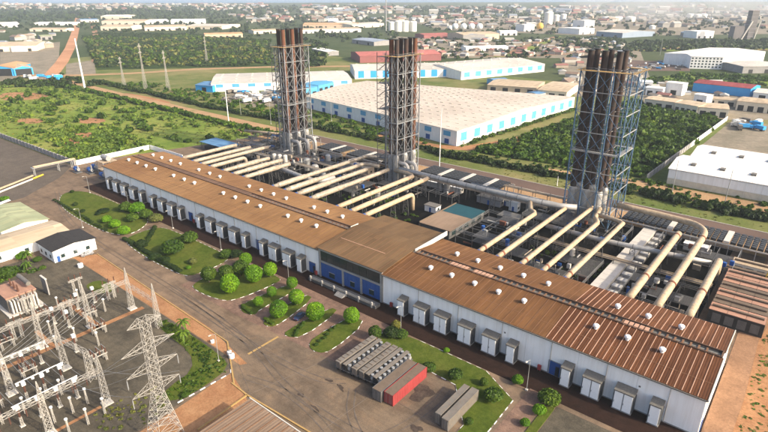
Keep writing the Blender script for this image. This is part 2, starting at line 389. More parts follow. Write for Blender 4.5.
RF = dict(
  hall_l = sheetroof('roof_sheet_tan', (.37,.19,.078), (.50,.30,.14), .55, 'x', .3, rust=(.27,.13,.065), rust_amt=.5, k=(0.569, 0.557, 0.5), sheetvar=0.35),
  hall_c = sheetroof('roof_sheet_grey_brown', (.30,.185,.105), (.41,.265,.155), .55, 'x', .25, rust=(.36,.19,.085), rust_amt=.5, k=(0.44, 0.429, 0.363)),
  hall_r = sheetroof('roof_sheet_rust', (.27,.122,.05), (.40,.205,.088), .55, 'x', .35, rust=(.16,.072,.035), rust_amt=.6, k=(0.51, 0.505, 0.45), sheetvar=0.45),
  hall_e = sheetroof('roof_sheet_red_brown', (.175,.072,.042), (.26,.12,.07), .55, 'x', .35, rust=(.11,.05,.033), rust_amt=.6, k=(0.614, 0.56, 0.382)),
  band = sheetroof('roof_ridge_brown', (.12,.07,.045), (.19,.115,.075), .55, 'x', .3),
  rib = paint('roof_rib_pale', (.42,.25,.17), .2, .5, .6, dirt=(.3,.17,.1), dirt_amt=.5),
  rib2 = paint('roof_rib_brown', (.17,.088,.046), .25, .5, .6),
  cream = sheetroof('roof_sheet_cream', (.70,.63,.52), (.80,.74,.64), 1.2, 'y', .08, rust=(.52,.45,.36), rust_amt=.35, wscale=.06, k=(0.681, 0.647, 0.64), sheetvar=0.2),
  white = sheetroof('roof_sheet_white', (.72,.69,.63), (.82,.79,.74), 1.2, 'x', .08, rust=(.55,.47,.38), rust_amt=.3, wscale=.08, sheetvar=0.2),
  grey = sheetroof('roof_sheet_grey', (.46,.43,.38), (.56,.52,.46), 1.2, 'x', .12, rust=(.36,.30,.24), rust_amt=.35, wscale=.05, sheetvar=0.25),
  tan = sheetroof('roof_sheet_beige', (.42,.33,.22), (.51,.405,.285), 1.0, 'x', .12, rust=(.40,.28,.18), rust_amt=.4, wscale=.06),
  orange = sheetroof('roof_sheet_orange', (.45,.26,.13), (.56,.36,.20), 1.2, 'x', .15, rust=(.33,.18,.1), rust_amt=.4, wscale=.05),
  red = sheetroof('roof_sheet_red', (.36,.11,.09), (.45,.16,.13), 1.2, 'x', .15, rust=(.28,.09,.07), rust_amt=.4, wscale=.05),
  darkred = sheetroof('roof_sheet_dark_red', (.22,.045,.045), (.28,.07,.065), 1.2, 'x', .15, wscale=.05),
  green = sheetroof('roof_sheet_pale_green', (.27,.30,.17), (.36,.38,.24), .6, 'x', .15, rust=(.40,.32,.18), rust_amt=.4),
  bluegrey = sheetroof('roof_sheet_blue_grey', (.23,.27,.33), (.30,.34,.40), 1.2, 'x', .12, wscale=.05),
  blue = sheetroof('roof_sheet_blue', (.10,.22,.38), (.16,.30,.46), .6, 'x', .15),
  canopy = sheetroof('roof_sheet_canopy', (.27,.185,.125), (.37,.265,.185), .8, 'x', .2, rust=(.22,.14,.09), rust_amt=.4, k=(0.8, 0.8, 0.8), sheetvar=0.2),
)
LF = dict(
  bright = leafmat('leaf_bright', (.15,.25,.02), .4, k=(0.65, 0.88, 0.243)),
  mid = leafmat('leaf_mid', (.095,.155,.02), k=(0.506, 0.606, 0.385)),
  dark = leafmat('leaf_dark', (.05,.085,.018), k=(0.425, 0.504, 0.375)),
  scrub = leafmat('leaf_scrub', (.12,.19,.026), .6, k=(0.365, 0.491, 0.247)),
  fresh = leafmat('leaf_fresh', (.095,.155,.022), .5),
  dry = leafmat('leaf_dry', (.19,.20,.06), .4, k=(0.7, 0.75, 0.6)),
  far = leafmat('leaf_far', (.075,.112,.03), .5, k=(0.351, 0.447, 0.374)),
)
# ================================================================== THE SETTING: ground, roads, sea
struct('ground', MB().add([(-60000,-2000,-.06),(60000,-2000,-.06),(60000,60000,-.06),(-60000,60000,-.06)], [(0,1,2,3)]), T['far'], 'wide green and sandy plain')
# coast runs about 6-8 km away
c0, c1 = (-9500, -2000), (3000, 11600)
sheet('sea', [c0, c1, (60000, 40000), (-60000, 60000), (-60000, -2000)], .25, None, 'blue sea along the top of the picture')
_m, _n, _b = _nodes('sea_water'); _b.inputs['Base Color'].default_value = (.03,.10,.19,1); _b.inputs['Roughness'].default_value = .25
_bump(_n, _b, _noise(_n, .02, 6, .7), .4, 4.0)
bpy.data.objects['sea'].data.materials.clear(); bpy.data.objects['sea'].data.materials.append(_m)
sheet('scrub_land', [(-620,-140),(700,-140),(700,420),(-420,520),(-620,300)], .0, T['ground'], 'rough scrub land around the plant')

sheet('plant_yard', rect(-50, 300, -140, 131), .02, T['asphalt'], 'brown grey paved yard of the power plant')
sheet('meadow', [(-420,80),(-395,122),(-20,119),(-40,47),(-52,8),(-165,5),(-300,-30),(-420,-30)], .03, T['meadow'], 'bright green rough meadow behind the boundary wall')
sheet('concrete_yard', [(-160,1),(-49,4),(-31,-10),(-12,-34),(-10,-70),(-160,-70)], .05, T['concrete'], 'pale concrete yard at the far end')
# strip of plant floor between hall and back road
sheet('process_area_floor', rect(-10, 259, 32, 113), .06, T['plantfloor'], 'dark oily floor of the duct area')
sheet('gravel_strip', rect(-50, 300, 113, 128), .05, T['track'], 'sandy strip below the radiators')
# back road and verges
sheet('back_road', rect(-20, 620, 128.5, 139.5), .07, T['backroad'], 'grey road behind the plant')
for yy, nm in ((128.2, 'kerb'), (139.8, 'kerb')):
    struct(nm, MB().box(-20, 620, yy-.15, yy+.15, 0, .16), K['offwhite'])
sheet('dirt_track', [(-20,130),(-20,139),(-250,141),(-460,150),(-470,142),(-250,132)], .08, T['track'], 'pale dirt track between two hedges')
sheet('dirt_track', [(40,164),(96,166),(108,172),(122,210),(135,300),(128,300),(114,214),(100,178),(86,172),(40,170)], .09, T['soil'], 'dirt path beside the white warehouse')
sheet('verge', rect(-20, 620, 140.2, 152), .06, T['ground'], 'grass verge behind the back road')
sheet('sandy_verge', [(150,160.5),(226,160.5),(320,166),(320,178),(206,178),(190,170),(150,168)], .07, T['track'], 'sandy strip before the white warehouse')
sheet('scrub_field', [(112,170),(206,182),(213,265),(216,372),(134,412),(126,300)], .05, T['scrubfloor'], 'dense green scrub field')
sheet('sandy_ground', [(269.5,128),(269.5,60),(269.5,-60),(286,-62),(300,128)], .09, T['sand'], 'sandy ground at the end of the hall')
sheet('red_soil_patch', [(275,-70),(274.4,-20),(275.2,20),(274.6,50),(276,64),(330,64),(330,-70)], .11, T['soil'], 'red soil patch at the edge of the yard')
# main apron and roads in front of the hall
sheet('apron', [(150,-44),(176,-30),(186,-31),(186,-19),(234,-19),(236,-44),(236,-140),(150,-140)], .04, T['apron'], 'stained asphalt apron by the trailers')
sheet('front_pavement', rect(-6, 269.4, -9, 33), .05, T['brickpave'], 'red brick pavement along the hall, darker than the car park')
sheet('asphalt_patch', rect(241.5, 275, -60, -10.5), .06, T['gravel'], 'grey gravel patch by the hall corner')
sheet('brick_path', rect(233.8, 238.6, -60, -8.5), .07, T['clay'], 'brick path between the lawns')
sheet('car_park', [(121,-34),(121,-8.8),(190,-8.8),(190,-31),(150,-33.5)], .06, T['clay'], 'brick car park between tree islands')
sheet('substation_yard', [(60,-140),(60,-58),(74,-47.5),(164,-47.5),(170,-50),(172,-68),(176,-140)], .05, T['gravel'], 'grey gravel yard of the substation')
sheet('dirt_verge', [(72,-47.4),(76,-40.5),(150,-42.6),(172,-46.2),(171,-47.8),(160,-47.2)], .07, T['soil'])
sheet('red_soil_drive', [(171.5,-51),(181,-54),(190,-57.8),(190,-140),(174,-140),(173,-69)], .08, T['soil'], 'red soil drive beside the canopy')
m = MB()
for a in (rect(123.8,125.6,-98,-49), rect(101,125.6,-63.3,-61.9), rect(113,123.8,-75.6,-74.4), rect(102.6,103.8,-75,-63.3), rect(158,159,-110,-78)):
    m.add([(x,y,.09) for x,y in a], [(0,1,2,3)])
struct('clay_path', m, T['soil'], 'orange clay footpath across the substation gravel')
for p in ([(96,-48.6),(107,-48.4),(107.4,-53.5),(96.5,-55)], [(135,-48),(165,-48.2),(170.5,-51),(171.5,-66),(165,-68),(163,-53),(136,-52)]):
    sheet('lawn', smoothpoly(p), .10, T['lawn'], 'green grass strip at the edge of the substation')

def kerb_run(path, step=1.5, w=.34, h=.16, z=.0, dark=True, closed=True, col='white'):
    """a run of painted kerb stones, alternately white and bare"""
    m = MB(); pts = path + ([path[0]] if closed else [])
    k = 0; carry = 0.0
    for a, b in zip(pts, pts[1:]):
        L = math.hypot(b[0]-a[0], b[1]-a[1])
        if L < 1e-3: continue
        n = max(1, int(round(L/step)))
        ang = math.atan2(b[1]-a[1], b[0]-a[0])
        for i in range(n):
            t = (i+.5)/n; cx, cy = a[0]+(b[0]-a[0])*t, a[1]+(b[1]-a[1])*t
            l = L/n*.47; q = MB().box(cx-l, cx+l, cy-w/2, cy+w/2, z, z+h+rnd.uniform(-.02,.02), 0 if k % 2 == 0 else 1).rot(ang, (cx,cy))
            m.add(q.v, q.f, q.m[0]); k += 1
    return struct('kerb', m, [K[col], K['kerbdark']])
LAWNS = []
def lawn(poly, label, it=2, kerb=True):
    p = smoothpoly(poly, it) if it else poly
    slabsheet('lawn', p, 0, .20, T['lawn'], label); LAWNS.append(p)
    if kerb:
        # thin the smoothed outline so kerb stones stay about a metre long
        q = [p[0]]
        for a in p[1:]:
            if math.hypot(a[0]-q[-1][0], a[1]-q[-1][1]) > 2.6: q.append(a)
        kerb_run(q)
    return p
lawn([(-4,-15),(5,-10.5),(30,-9.6),(56,-9.6),(63,-13),(68,-21),(67,-26),(58,-29),(36,-29.5),(14,-28),(-2,-22)], 'lawn with low shrubs at the far end of the garden')
lawn([(70,-12),(80,-10.6),(113,-10.4),(118.5,-12),(119,-28),(114,-30),(92,-30.5),(72,-28.5),(69.5,-22)], 'lawn with large bushes in the middle of the garden')
lawn([(122.5,-12),(126,-9.6),(143,-9.6),(145,-12),(143.5,-28),(140,-31.5),(128,-33),(123,-31)], 'lawn with round clipped trees before the car park')
lawn([(148.5,-12),(151.5,-11),(153.5,-13),(153.5,-27),(155,-30.5),(150,-31.5),(147,-29),(147.5,-20)], 'tree island nearest the round trees lawn', 1)
lawn([(157.8,-12),(161.5,-12),(164.5,-28),(163.5,-31.5),(160,-31.5),(158.5,-27)], 'second tree island of the car park', 1)
lawn([(169.5,-12.5),(173,-12.5),(174.6,-29),(170.5,-31.8),(168.5,-30)], 'third tree island of the car park', 1)
lawn([(178,-12),(183.5,-12),(185.4,-28.5),(183,-31.5),(179,-31),(177,-27)], 'wide tree island beside the trailers', 1)
lawn([(191.5,-9.5),(232.3,-9.5),(233,-32),(232,-60),(227.5,-60),(227.8,-19.3),(192.5,-17.8),(190.5,-14)], 'lawn with small trees behind the containers', 1)
lawn([(239.4,-12.5),(241,-10),(241.4,-12),(240.9,-60),(238.9,-60)], 'narrow lawn beside the brick path', 0, False)
m = MB()
for a in ((175.3,-53.5,181.9,-53.9),(181.9,-53.9,206,-52.6),(160,-43.6,176,-53.3),(181.9,-53.9,182.6,-68)):
    q = MB().bar((a[0],a[1],.06),(a[2],a[3],.06),.28,4); m.add(q.v,q.f)
struct('kerb', m, K['yellowline'], 'faded yellow kerb by the canopy')
m = MB().bar((76,-40.4,.08),(160,-43.6,.08),.22,4); struct('kerb', m, K['yellowline'])
kerb_run([(171.3,-66),(171.9,-51.2),(166,-47)], closed=False)
sheet('yellow_line', rect(168.6,169.3,-43.5,-33), .075, K['yellowline'])
# oil stains on the apron have an outline of their own
stain = terrain('oil_stain', [(.3,(.04,.03,.025)),(.7,(.09,.068,.054))], .5, fine=2, bump=0)
for (x,y,a,b,rz) in ((193.5,-37.5,1.2,.4,.3),(197.5,-37.6,1.5,.5,-.4),(192,-45.6,1.0,.5,.1),(197.8,-46.6,1.6,.3,-.1),(214.0,-26.6,2.4,3.4,.1),(220,-37,1.5,1.0,.3)):
    pts = []
    for k in range(18):
        t = k*math.pi/9; rr = 1+.22*math.sin(3*t+x)+.15*math.cos(5*t+y)
        px_, py_ = a*rr*math.cos(t), b*rr*math.sin(t)
        pts.append((x+px_*math.cos(rz)-py_*math.sin(rz), y+px_*math.sin(rz)+py_*math.cos(rz)))
    sheet('oil_stain', pts, .078, stain)

# ================================================================== THE ENGINE HALL
hall = thing('engine_hall', 'long white power station hall with rust brown roof and blue glazed entrance block', 'building', (0,0,0))
EZ, RZ, YB, YR = 10.2, 12.1, 32.5, 16.3
SECT = [(0.0, 152.4, 'hall_l'), (180.2, 269.0, 'hall_r')]
def zroof(y): return EZ + (RZ-EZ)*(y/YR) if y <= YR else EZ + (RZ-EZ)*((YB-y)/(YB-YR))
for x0, x1, rk in SECT:
    core = MB()
    prof = [(0,.1),(YB,.1),(YB,EZ-.05),(YR,RZ-.08),(0,EZ-.05)]
    vs = [(x0+.12,y+.12 if y == 0 else (y-.12 if y == YB else y),z) for y,z in prof]+[(x1-.12,y+.12 if y == 0 else (y-.12 if y == YB else y),z) for y,z in prof]
    core.add(vs, [(0,1,2,3,4),(9,8,7,6,5)]+[(i,5+i,5+(i+1) % 5,(i+1) % 5) for i in range(5)])
    core.build('wall_core', K['unitgrey'], hall)
    # wall panels with open joints
    n = int(round((x1-x0)/6.6)); wdt = (x1-x0)/n
    base = MB().box(0, wdt-.05, -.1, .1, .35, EZ-.28).data('wall_panel', K['wall'])
    for i in range(n): link('wall_panel', base, hall, (x0+i*wdt+.025, 0, 0))
    for i in range(n): link('wall_panel', base, hall, (x0+i*wdt+.025, YB, 0))
    MB().box(x0-.02, x1+.02, -.16, .08, 0, .34).build('plinth', K['greywall'], hall)
    for i in range(0, n+1, 2):
        xd = min(max(x0+i*wdt, x0+.2), x1-.2); MB().bar((xd,-.2,.3),(xd,-.2,EZ-.4),.085,6).build('downpipe', K['offwhite'], hall)
    for sx, x in ((-1, x0), (1, x1)):
        if (sx == 1) != (x1 > 200): continue
        nn = 5
        for i in range(nn):
            y0, y1 = YB*i/nn+.03, YB*(i+1)/nn-.03
            p = MB(); pts = [(y0,.05),(y1,.05),(y1,zroof(y1)-.2)]+([(YR,RZ-.2)] if y0 < YR < y1 else [])+[(y0,zroof(y0)-.2)]
            k = len(pts); a = x-.08; b = x+.08
            p.add([(a,y,z) for y,z in pts]+[(b,y,z) for y,z in pts], [tuple(range(k-1,-1,-1)),tuple(range(k,2*k))]+[(j,(j+1) % k,k+(j+1) % k,k+j) for j in range(k)])
            p.build('wall_panel', K['wall2'], hall)
    # roof slopes
    roof = None
    for (xa, xb, mk) in ([(x0-.3, x1+.3, rk)] if rk == 'hall_l' else [(x0-.3, 233.0, rk), (233.03, x1+.3, 'hall_e')]):
        rfm = MB()
        for (ya, yb) in ((-.55, YR-1.35), (YR+1.35, YB+.55)):
            za = EZ-(RZ-EZ)/YR*.55 if ya < 0 else zroof(ya); zb = zroof(yb) if yb < YB else EZ-(RZ-EZ)/YR*.55
            rfm.add([(xa,ya,za),(xb,ya,za),(xb,yb,zb),(xa,yb,zb),(xa,ya,za+.14),(xb,ya,za+.14),(xb,yb,zb+.14),(xa,yb,zb+.14)],
                 [(3,2,1,0),(4,5,6,7),(0,1,5,4),(1,2,6,5),(2,3,7,6),(3,0,4,7)])
        rfm = rfm.build('roof', RF[mk], hall); roof = roof or rfm
    ribs = MB(); ribs2 = MB()
    xx = x0+1.0
    while xx < x1-.3:
        pale = rk == 'hall_r' and xx > 233
        for (ya, yb) in ((-.5, YR-1.4), (YR+1.4, YB+.5)):
            za = zroof(max(0,ya))+.145+(-.06 if ya < 0 else 0); zb = zroof(min(YB,yb))+.145+(-.06 if yb > YB else 0)
            r = .085 if pale else .05; t = ribs if pale else ribs2
            t.add([(xx-r,ya,za-.02),(xx+r,ya,za-.02),(xx+r,yb,zb-.02),(xx-r,yb,zb-.02),(xx-r,ya,za+.07),(xx+r,ya,za+.07),(xx+r,yb,zb+.07),(xx-r,yb,zb+.07)],
                  [(4,5,6,7),(0,1,5,4),(1,2,6,5),(2,3,7,6),(3,0,4,7)])
        xx += 1.55 if pale else 2.0
    if ribs.v: ribs.build('rib', RF['rib'], roof)['kind'] = 'stuff'
    ribs2.build('rib', RF['rib2'], roof)['kind'] = 'stuff'
    # lap joint across each slope
    MB().box(x0-.2, x1+.2, 5.0, 5.12, zroof(5)+.14, zroof(5)+.19).build('lap_joint', RF['rib2'], roof)
    # ridge ventilator: an open slot between two kerbs
    MB().box(x0+2, x1-.4, YR-1.35, YR+1.35, RZ-.5, RZ-.12).build('ridge_slot', K['void'] if rk == 'hall_r' else RF['band'], roof)
    k = MB(); k.box(x0+1.8, x1-.2, YR-1.5, YR-1.22, RZ-.35, RZ+.32); k.box(x0+1.8, x1-.2, YR+1.22, YR+1.5, RZ-.35, RZ+.32)
    k.box(x0+1.6, x0+1.9, YR-1.5, YR+1.5, RZ-.35, RZ+.33); k.box(x1-.3, x1, YR-1.5, YR+1.5, RZ-.35, RZ+.33)
    k.build('ridge_kerb', RF['band'], roof)
    s = MB(); xx = x0+3
    while xx < x1-2:
        if rk == 'hall_l' and xx < 95: s.box(xx, xx+1.9, YR-1.2, YR+1.2, RZ-.1, RZ+.18)
        else: s.box(xx, xx+.42, YR-1.2, YR+.75, RZ-.06, RZ+.12)
        xx += 2.0 if rk == 'hall_l' else 1.75
    s.build('ridge_slat', RF['band'] if rk == 'hall_l' else RF['rib2'], roof)['kind'] = 'stuff'
    if rk == 'hall_r':
        for cx in (197.7, 206.0, 249.8):
            q = MB()
            for i in range(5): q.box(cx-3+i*1.25, cx-3+i*1.25+.95, YR-1.6, YR+.6, RZ+.16, RZ+.26)
            q.build('skylight', RF['rib'], roof)
    # verge trim and gutter
    MB().box(x0-.3, x1+.3, -.78, -.56, EZ-.32, EZ-.02).build('gutter', K['unitgrey'], roof)
    MB().box(x0-.3, x1+.3, YB+.56, YB+.78, EZ-.32, EZ-.02).build('gutter', K['unitgrey'], roof)
    if x1 > 200:
        v = MB()
        for (ya,yb) in ((-.6,YR),(YR,YB+.6)):
            za, zb = zroof(max(ya,0)), zroof(min(yb,YB))
            v.add([(x1+.3,ya,za-.35),(x1+.5,ya,za-.35),(x1+.5,yb,zb-.35),(x1+.3,yb,zb-.35),(x1+.3,ya,za+.2),(x1+.5,ya,za+.2),(x1+.5,yb,zb+.2),(x1+.3,yb,zb+.2)],
                  [(3,2,1,0),(4,5,6,7),(0,1,5,4),(1,2,6,5),(2,3,7,6),(3,0,4,7)])
        v.build('verge_trim', K['offwhite'], roof)
# roof ventilators: stub, ball hood
def vent_mesh():
    m = MB(); m.tube([(0,0,-.3),(0,0,.5)], .42, 10); m.tube([(0,0,.5),(0,0,.55),(0,0,1.0),(0,0,1.25),(0,0,1.36)], [.45,.72,.78,.55,.1], 12)
    return m.data('roof_ventilator', K['white'])
vm = vent_mesh()
vx = [6.5,14.8,23.2,31.7,47.5,56.2,64.2,85.4,93.5,101.5,109.4,125.6,132.9,140.9,191.4,199,206.8,214.5,222.3,241.9,249.6,257.5]
for x in vx:
    for y in (10.2 if x < 150 else 9.5, 22.7):
        link('roof_ventilator', vm, hall, (x+(0 if y < 15 else 1.2), y, zroof(y)+.15))
# central entrance block
CX0, CX1 = 152.5, 180.1
c = MB(); c.box(CX0, CX1, .25, 34.2, .05, 10.6); c.build('entrance_core', K['darksteel'], hall)
cr = MB()
for (ya, yb) in ((-.7, 17.2), (17.2, 35.2)):
    za = 10.85 if ya < 0 else 12.5; zb = 12.5 if yb < 20 else 11.2
    cr.add([(CX0-.4,ya,za),(CX1+.4,ya,za),(CX1+.4,yb,zb),(CX0-.4,yb,zb),(CX0-.4,ya,za+.16),(CX1+.4,ya,za+.16),(CX1+.4,yb,zb+.16),(CX0-.4,yb,zb+.16)],
           [(3,2,1,0),(4,5,6,7),(0,1,5,4),(1,2,6,5),(2,3,7,6),(3,0,4,7)])
cr = cr.build('roof', RF['hall_c'], hall)
MB().box(CX1+.45, CX1+.75, 16, 35, 11.1, 12.75).build('parapet', K['offwhite'], cr)
MB().box(CX0-.75, CX0-.45, 16.5, 20.5, 12.0, 12.75).build('parapet', K['offwhite'], cr)
q = MB()
for i in range(13): q.box(CX0+1+i*2.1, CX0+1.1+i*2.1, -.6, 17, 0, .05)
q.v = [(x,y,z+10.86+.16+(y+.7)*(1.65/17.9)) for x,y,z in q.v]; q.build('rib', RF['rib2'], cr)['kind'] = 'stuff'
q = MB().box(CX0+2,CX1-6,8.6,8.8,0,.06); q.v = [(x,y,z+11.02+(y+.7)*(1.65/17.9)) for x,y,z in q.v]; q.build('lap_joint', RF['rib'], cr)
fr = MB()
for x in (CX0, CX0+10.6, CX0+18.6, CX1-.7): fr.box(x, x+.7, -.45, .2, 0, 10.75 if x in (CX0, CX1-.7) else 5.9)
fr.box(CX0+.7, CX1-.7, -.4, .2, 5.75, 6.35); fr.box(CX0+.7, CX1-.7, -.4, .2, 10.1, 10.75)
fr.build('entrance_frame', K['galv'], hall)
for i in range(9):
    for j in range(2):
        a = CX0+.8+i*2.91
        MB().box(a, a+2.8, -.12, -.02, 6.42+j*1.86, 6.42+j*1.86+1.78).build('window_pane', K['glass'], hall)
for (a,b) in ((CX0+.75,CX0+10.55),(CX0+11.35,CX0+18.55),(CX0+19.35,CX1-.75)):
    n = 4; wd = (b-a)/n
    for i in range(n): MB().box(a+i*wd+.03, a+(i+1)*wd-.03, -.2, .1, .5, 5.7).build('blue_panel', K['blue'], hall)
    wn = MB().box(a+wd*1.6, a+wd*2.6, -.32, -.22, 1.3, 3.0).build('window', K['glass'], hall)
    MB().box(a+wd*1.55, a+wd*2.65, -.36, -.21, 3.02, 3.16).build('lintel', K['galv'], wn)
# blue roller doors in the hall wall
for x in (75.4, 120.3, 149.0, 236.2):
    d = MB().box(x-1.5, x+1.5, -.22, -.12, .2, 4.1).build('door', K['blue'], hall)
    q = MB(); q.box(x-1.65,x-1.5,-.26,-.1,.2,4.25); q.box(x+1.5,x+1.65,-.26,-.1,.2,4.25); q.box(x-1.5,x+1.5,-.26,-.1,4.1,4.25); q.build('frame', K['galv'], d)
    MB().box(x+.3,x+1.3,-.25,-.225,.2,3.0).build('wicket', K['void'], d)
for x in (149.0-18, 256.0, 222, 170):
    if not 152 < x < 180: MB().box(x-.2,x+.2,-.2,-.11,6.6,7.0).build('wall_lamp', K['unitgrey'], hall)
MB().box(269.09,269.2,1.2,3.4,.1,3.2).build('door', K['blue'], hall)

# entrance walkway with railings and steps in front of the blue block
wk = thing('entrance_walkway', 'raised concrete walkway with white posts before the blue entrance', 'walkway', (166,-3.2,0))
MB().box(151.5, 181, -4.6, -2.2, .05, 1.0).build('deck', K['greysteel'], wk)
for i in range(6):
    x = 152.5+i*5.4
    MB().box(x-.22, x+.22, -4.75, -4.3, 0, 1.95).build('post', K['offwhite'], wk)
for z in (1.45, 1.85): MB().bar((152,-4.5,z),(180.6,-4.5,z),.07,6).build('rail', K['galv'], wk)
for i in range(5): MB().box(165.2, 168.6, -5.0-.38*i, -4.64-.38*i, .04, .85-.16*i).build('step', K['greywall'], wk)

# ------------------------------------------------------------------ air handling units along the front wall
def make_unit(wd, double):
    t = thing('air_handling_unit', 'x', 'air unit', (0,0,0))
    h = 5.2
    MB().box(-wd/2, wd/2, -2.5, -.2, .3, h).build('cabinet', K['unitside'], t)
    nd = 2 if double else 1; dw = wd/nd
    for i in range(nd):
        d = MB().box(-wd/2+i*dw+.13, -wd/2+(i+1)*dw-.13, -2.66, -2.502, .35, h-.15).build('door', K['unit'], t)
        MB().box(-wd/2+i*dw+.2, -wd/2+i*dw+.28, -2.74, -2.662, 2.0, 2.5).build('handle', K['greysteel'], d)
    hood = MB(); a, b = -wd/2-.16, wd/2+.16
    hood.add([(a,-2.75,h-.1),(b,-2.75,h-.1),(b,-.15,h-.1),(a,-.15,h-.1),(a,-2.75,h+.18),(b,-2.75,h+.18),(b,-.15,h+.75),(a,-.15,h+.75)],
             [(3,2,1,0),(4,5,6,7),(0,1,5,4),(1,2,6,5),(2,3,7,6),(3,0,4,7)])
    hood.build('hood', K['unitgrey'], t)
    for s in (-1, 1):
        lp = MB().box(s*wd/2+s*.01, s*wd/2+s*.07, -2.4, -.35, .5, h-.3).build('louvre', K['louvre'], t)
        sl = MB()
        for i in range(14):
            z = .7+i*.31; x = s*(wd/2+.075)
            sl.add([(x,-2.3,z),(x+s*.16,-2.3,z-.14),(x+s*.16,-.45,z-.14),(x,-.45,z)], [(0,1,2,3)])
        sl.build('slat', K['louvre'], lp)['kind'] = 'stuff'
    MB().box(-wd/2-.1, wd/2+.1, -2.6, -.15, 0, .28).build('plinth', K['greywall'], t)
    return t
us, ud = make_unit(2.3, False), make_unit(4.2, True)
rows = [([7.3,14.3,22.1,30.4,38.4], 'SDDDS', 'row at the far hall end'), ([48.1,55.3,63.1,70.3], 'SDDS', 'second row from the far end'),
        ([84.4,91.5,99.2,107.1,114.2], 'SDDDS', 'middle row of the long wing'), ([124.6,130.8,138.4,144.9], 'SDDS', 'row ending at the blue entrance'),
        ([189.2,196,203.2,211.2,218.8,225.1], 'SDDDDS', 'row right of the blue entrance'), ([239.9,246.2,253.6,260.4], 'SDDS', 'row nearest the sunlit hall corner')]
first = {'S': us, 'D': ud}; used = set()
for xs, ty, nm in rows:
    for i, (x, k) in enumerate(zip(xs, ty)):
        lab = '%s white air unit, %s from left in the %s' % ('narrow' if k == 'S' else 'double', ORD[i], nm)
        if k not in used: o = first[k]; o.location = (x,-.12,.05); o['label'] = lab; used.add(k)
        else: o = clone(first[k], (x,-.12,.05), label=lab)
        o['group'] = 'air units along the hall front'

for i,(x,l) in enumerate(((78.2,'red fire hose cabinet on the long wing beside the far blue door'),(123.0,'red fire hose cabinet on the long wing near the middle door'),(151.3,'red fire hose cabinet just left of the blue entrance'),(184.2,'red fire hose cabinet right of the blue entrance'),(232.6,'red fire hose cabinet behind the lamp post at the brick path'))):
    t = thing('fire_cabinet', l, 'fire cabinet', (x,-.9,.05), group='red fire cabinets along the hall')
    MB().box(x-.45,x+.45,-1.1,-.6,.5,1.9).build('box', K['red'], t); MB().box(x-.35,x+.35,-1.16,-1.11,.65,1.75).build('door', K['red'], t)
    for s_ in (-1,1): MB().box(x+s_*.35-.06,x+s_*.35+.06,-.95,-.75,.05,.5).build('leg', K['greysteel'], t)

# tyre marks and repair seams on the apron and road
tyre = terrain('tyre_mark', [(.3,(.085,.070,.060)),(.7,(.15,.122,.10))], .4, fine=3, bump=0)
def track_marks(pts, wd=.32, gap=1.7):
    for s_ in (-1,1):
        P = smooth_line(pts); m = MB(); L_, R_ = [], []
        for i,p in enumerate(P):
            a, b = P[max(i-1,0)], P[min(i+1,len(P)-1)]; d = math.hypot(b[0]-a[0],b[1]-a[1]) or 1; nx_, ny_ = -(b[1]-a[1])/d, (b[0]-a[0])/d
            c = (p[0]+nx_*s_*gap/2, p[1]+ny_*s_*gap/2); w_ = wd*(.7+.3*math.sin(i*1.7+s_))
            L_.append((c[0]+nx_*w_/2,c[1]+ny_*w_/2,.079)); R_.append((c[0]-nx_*w_/2,c[1]-ny_*w_/2,.079))
        n = len(P); m.add(R_+L_, [(i,i+1,n+i+1,n+i) for i in range(n-1)]); struct('tyre_mark', m, tyre)
def smooth_line(p, it=3):
    for _ in range(it):
        q = [p[0]]
        for a,b in zip(p,p[1:]): q += [(a[0]*.75+b[0]*.25,a[1]*.75+b[1]*.25),(a[0]*.25+b[0]*.75,a[1]*.25+b[1]*.75)]
        p = q+[p[-1]]
    return p
track_marks([(120,-36),(150,-38),(170,-41),(186,-46),(205,-47),(232,-44)]); track_marks([(130,-38.5),(160,-40),(180,-40),(192,-39),(197,-35)]); track_marks([(236,-52),(220,-50),(206,-44),(200,-36)])
track_marks([(176,-50),(186,-47),(200,-48),(220,-55),(232,-62)]); track_marks([(-10,-20),(30,-33),(70,-36),(110,-36.5),(150,-38)]); track_marks([(214,-46),(217,-40),(219,-28),(218,-21)],.28)
m = MB()
for a in ((182,-53.5,187,-32),(187,-32,234,-33.6),(204,-52,206,-19.5),(150,-38.5,182,-53)):
    q = MB().bar((a[0],a[1],.045),(a[2],a[3],.045),.05,4); m.add(q.v,q.f)
struct('joint_seam', m, K['kerbdark'])
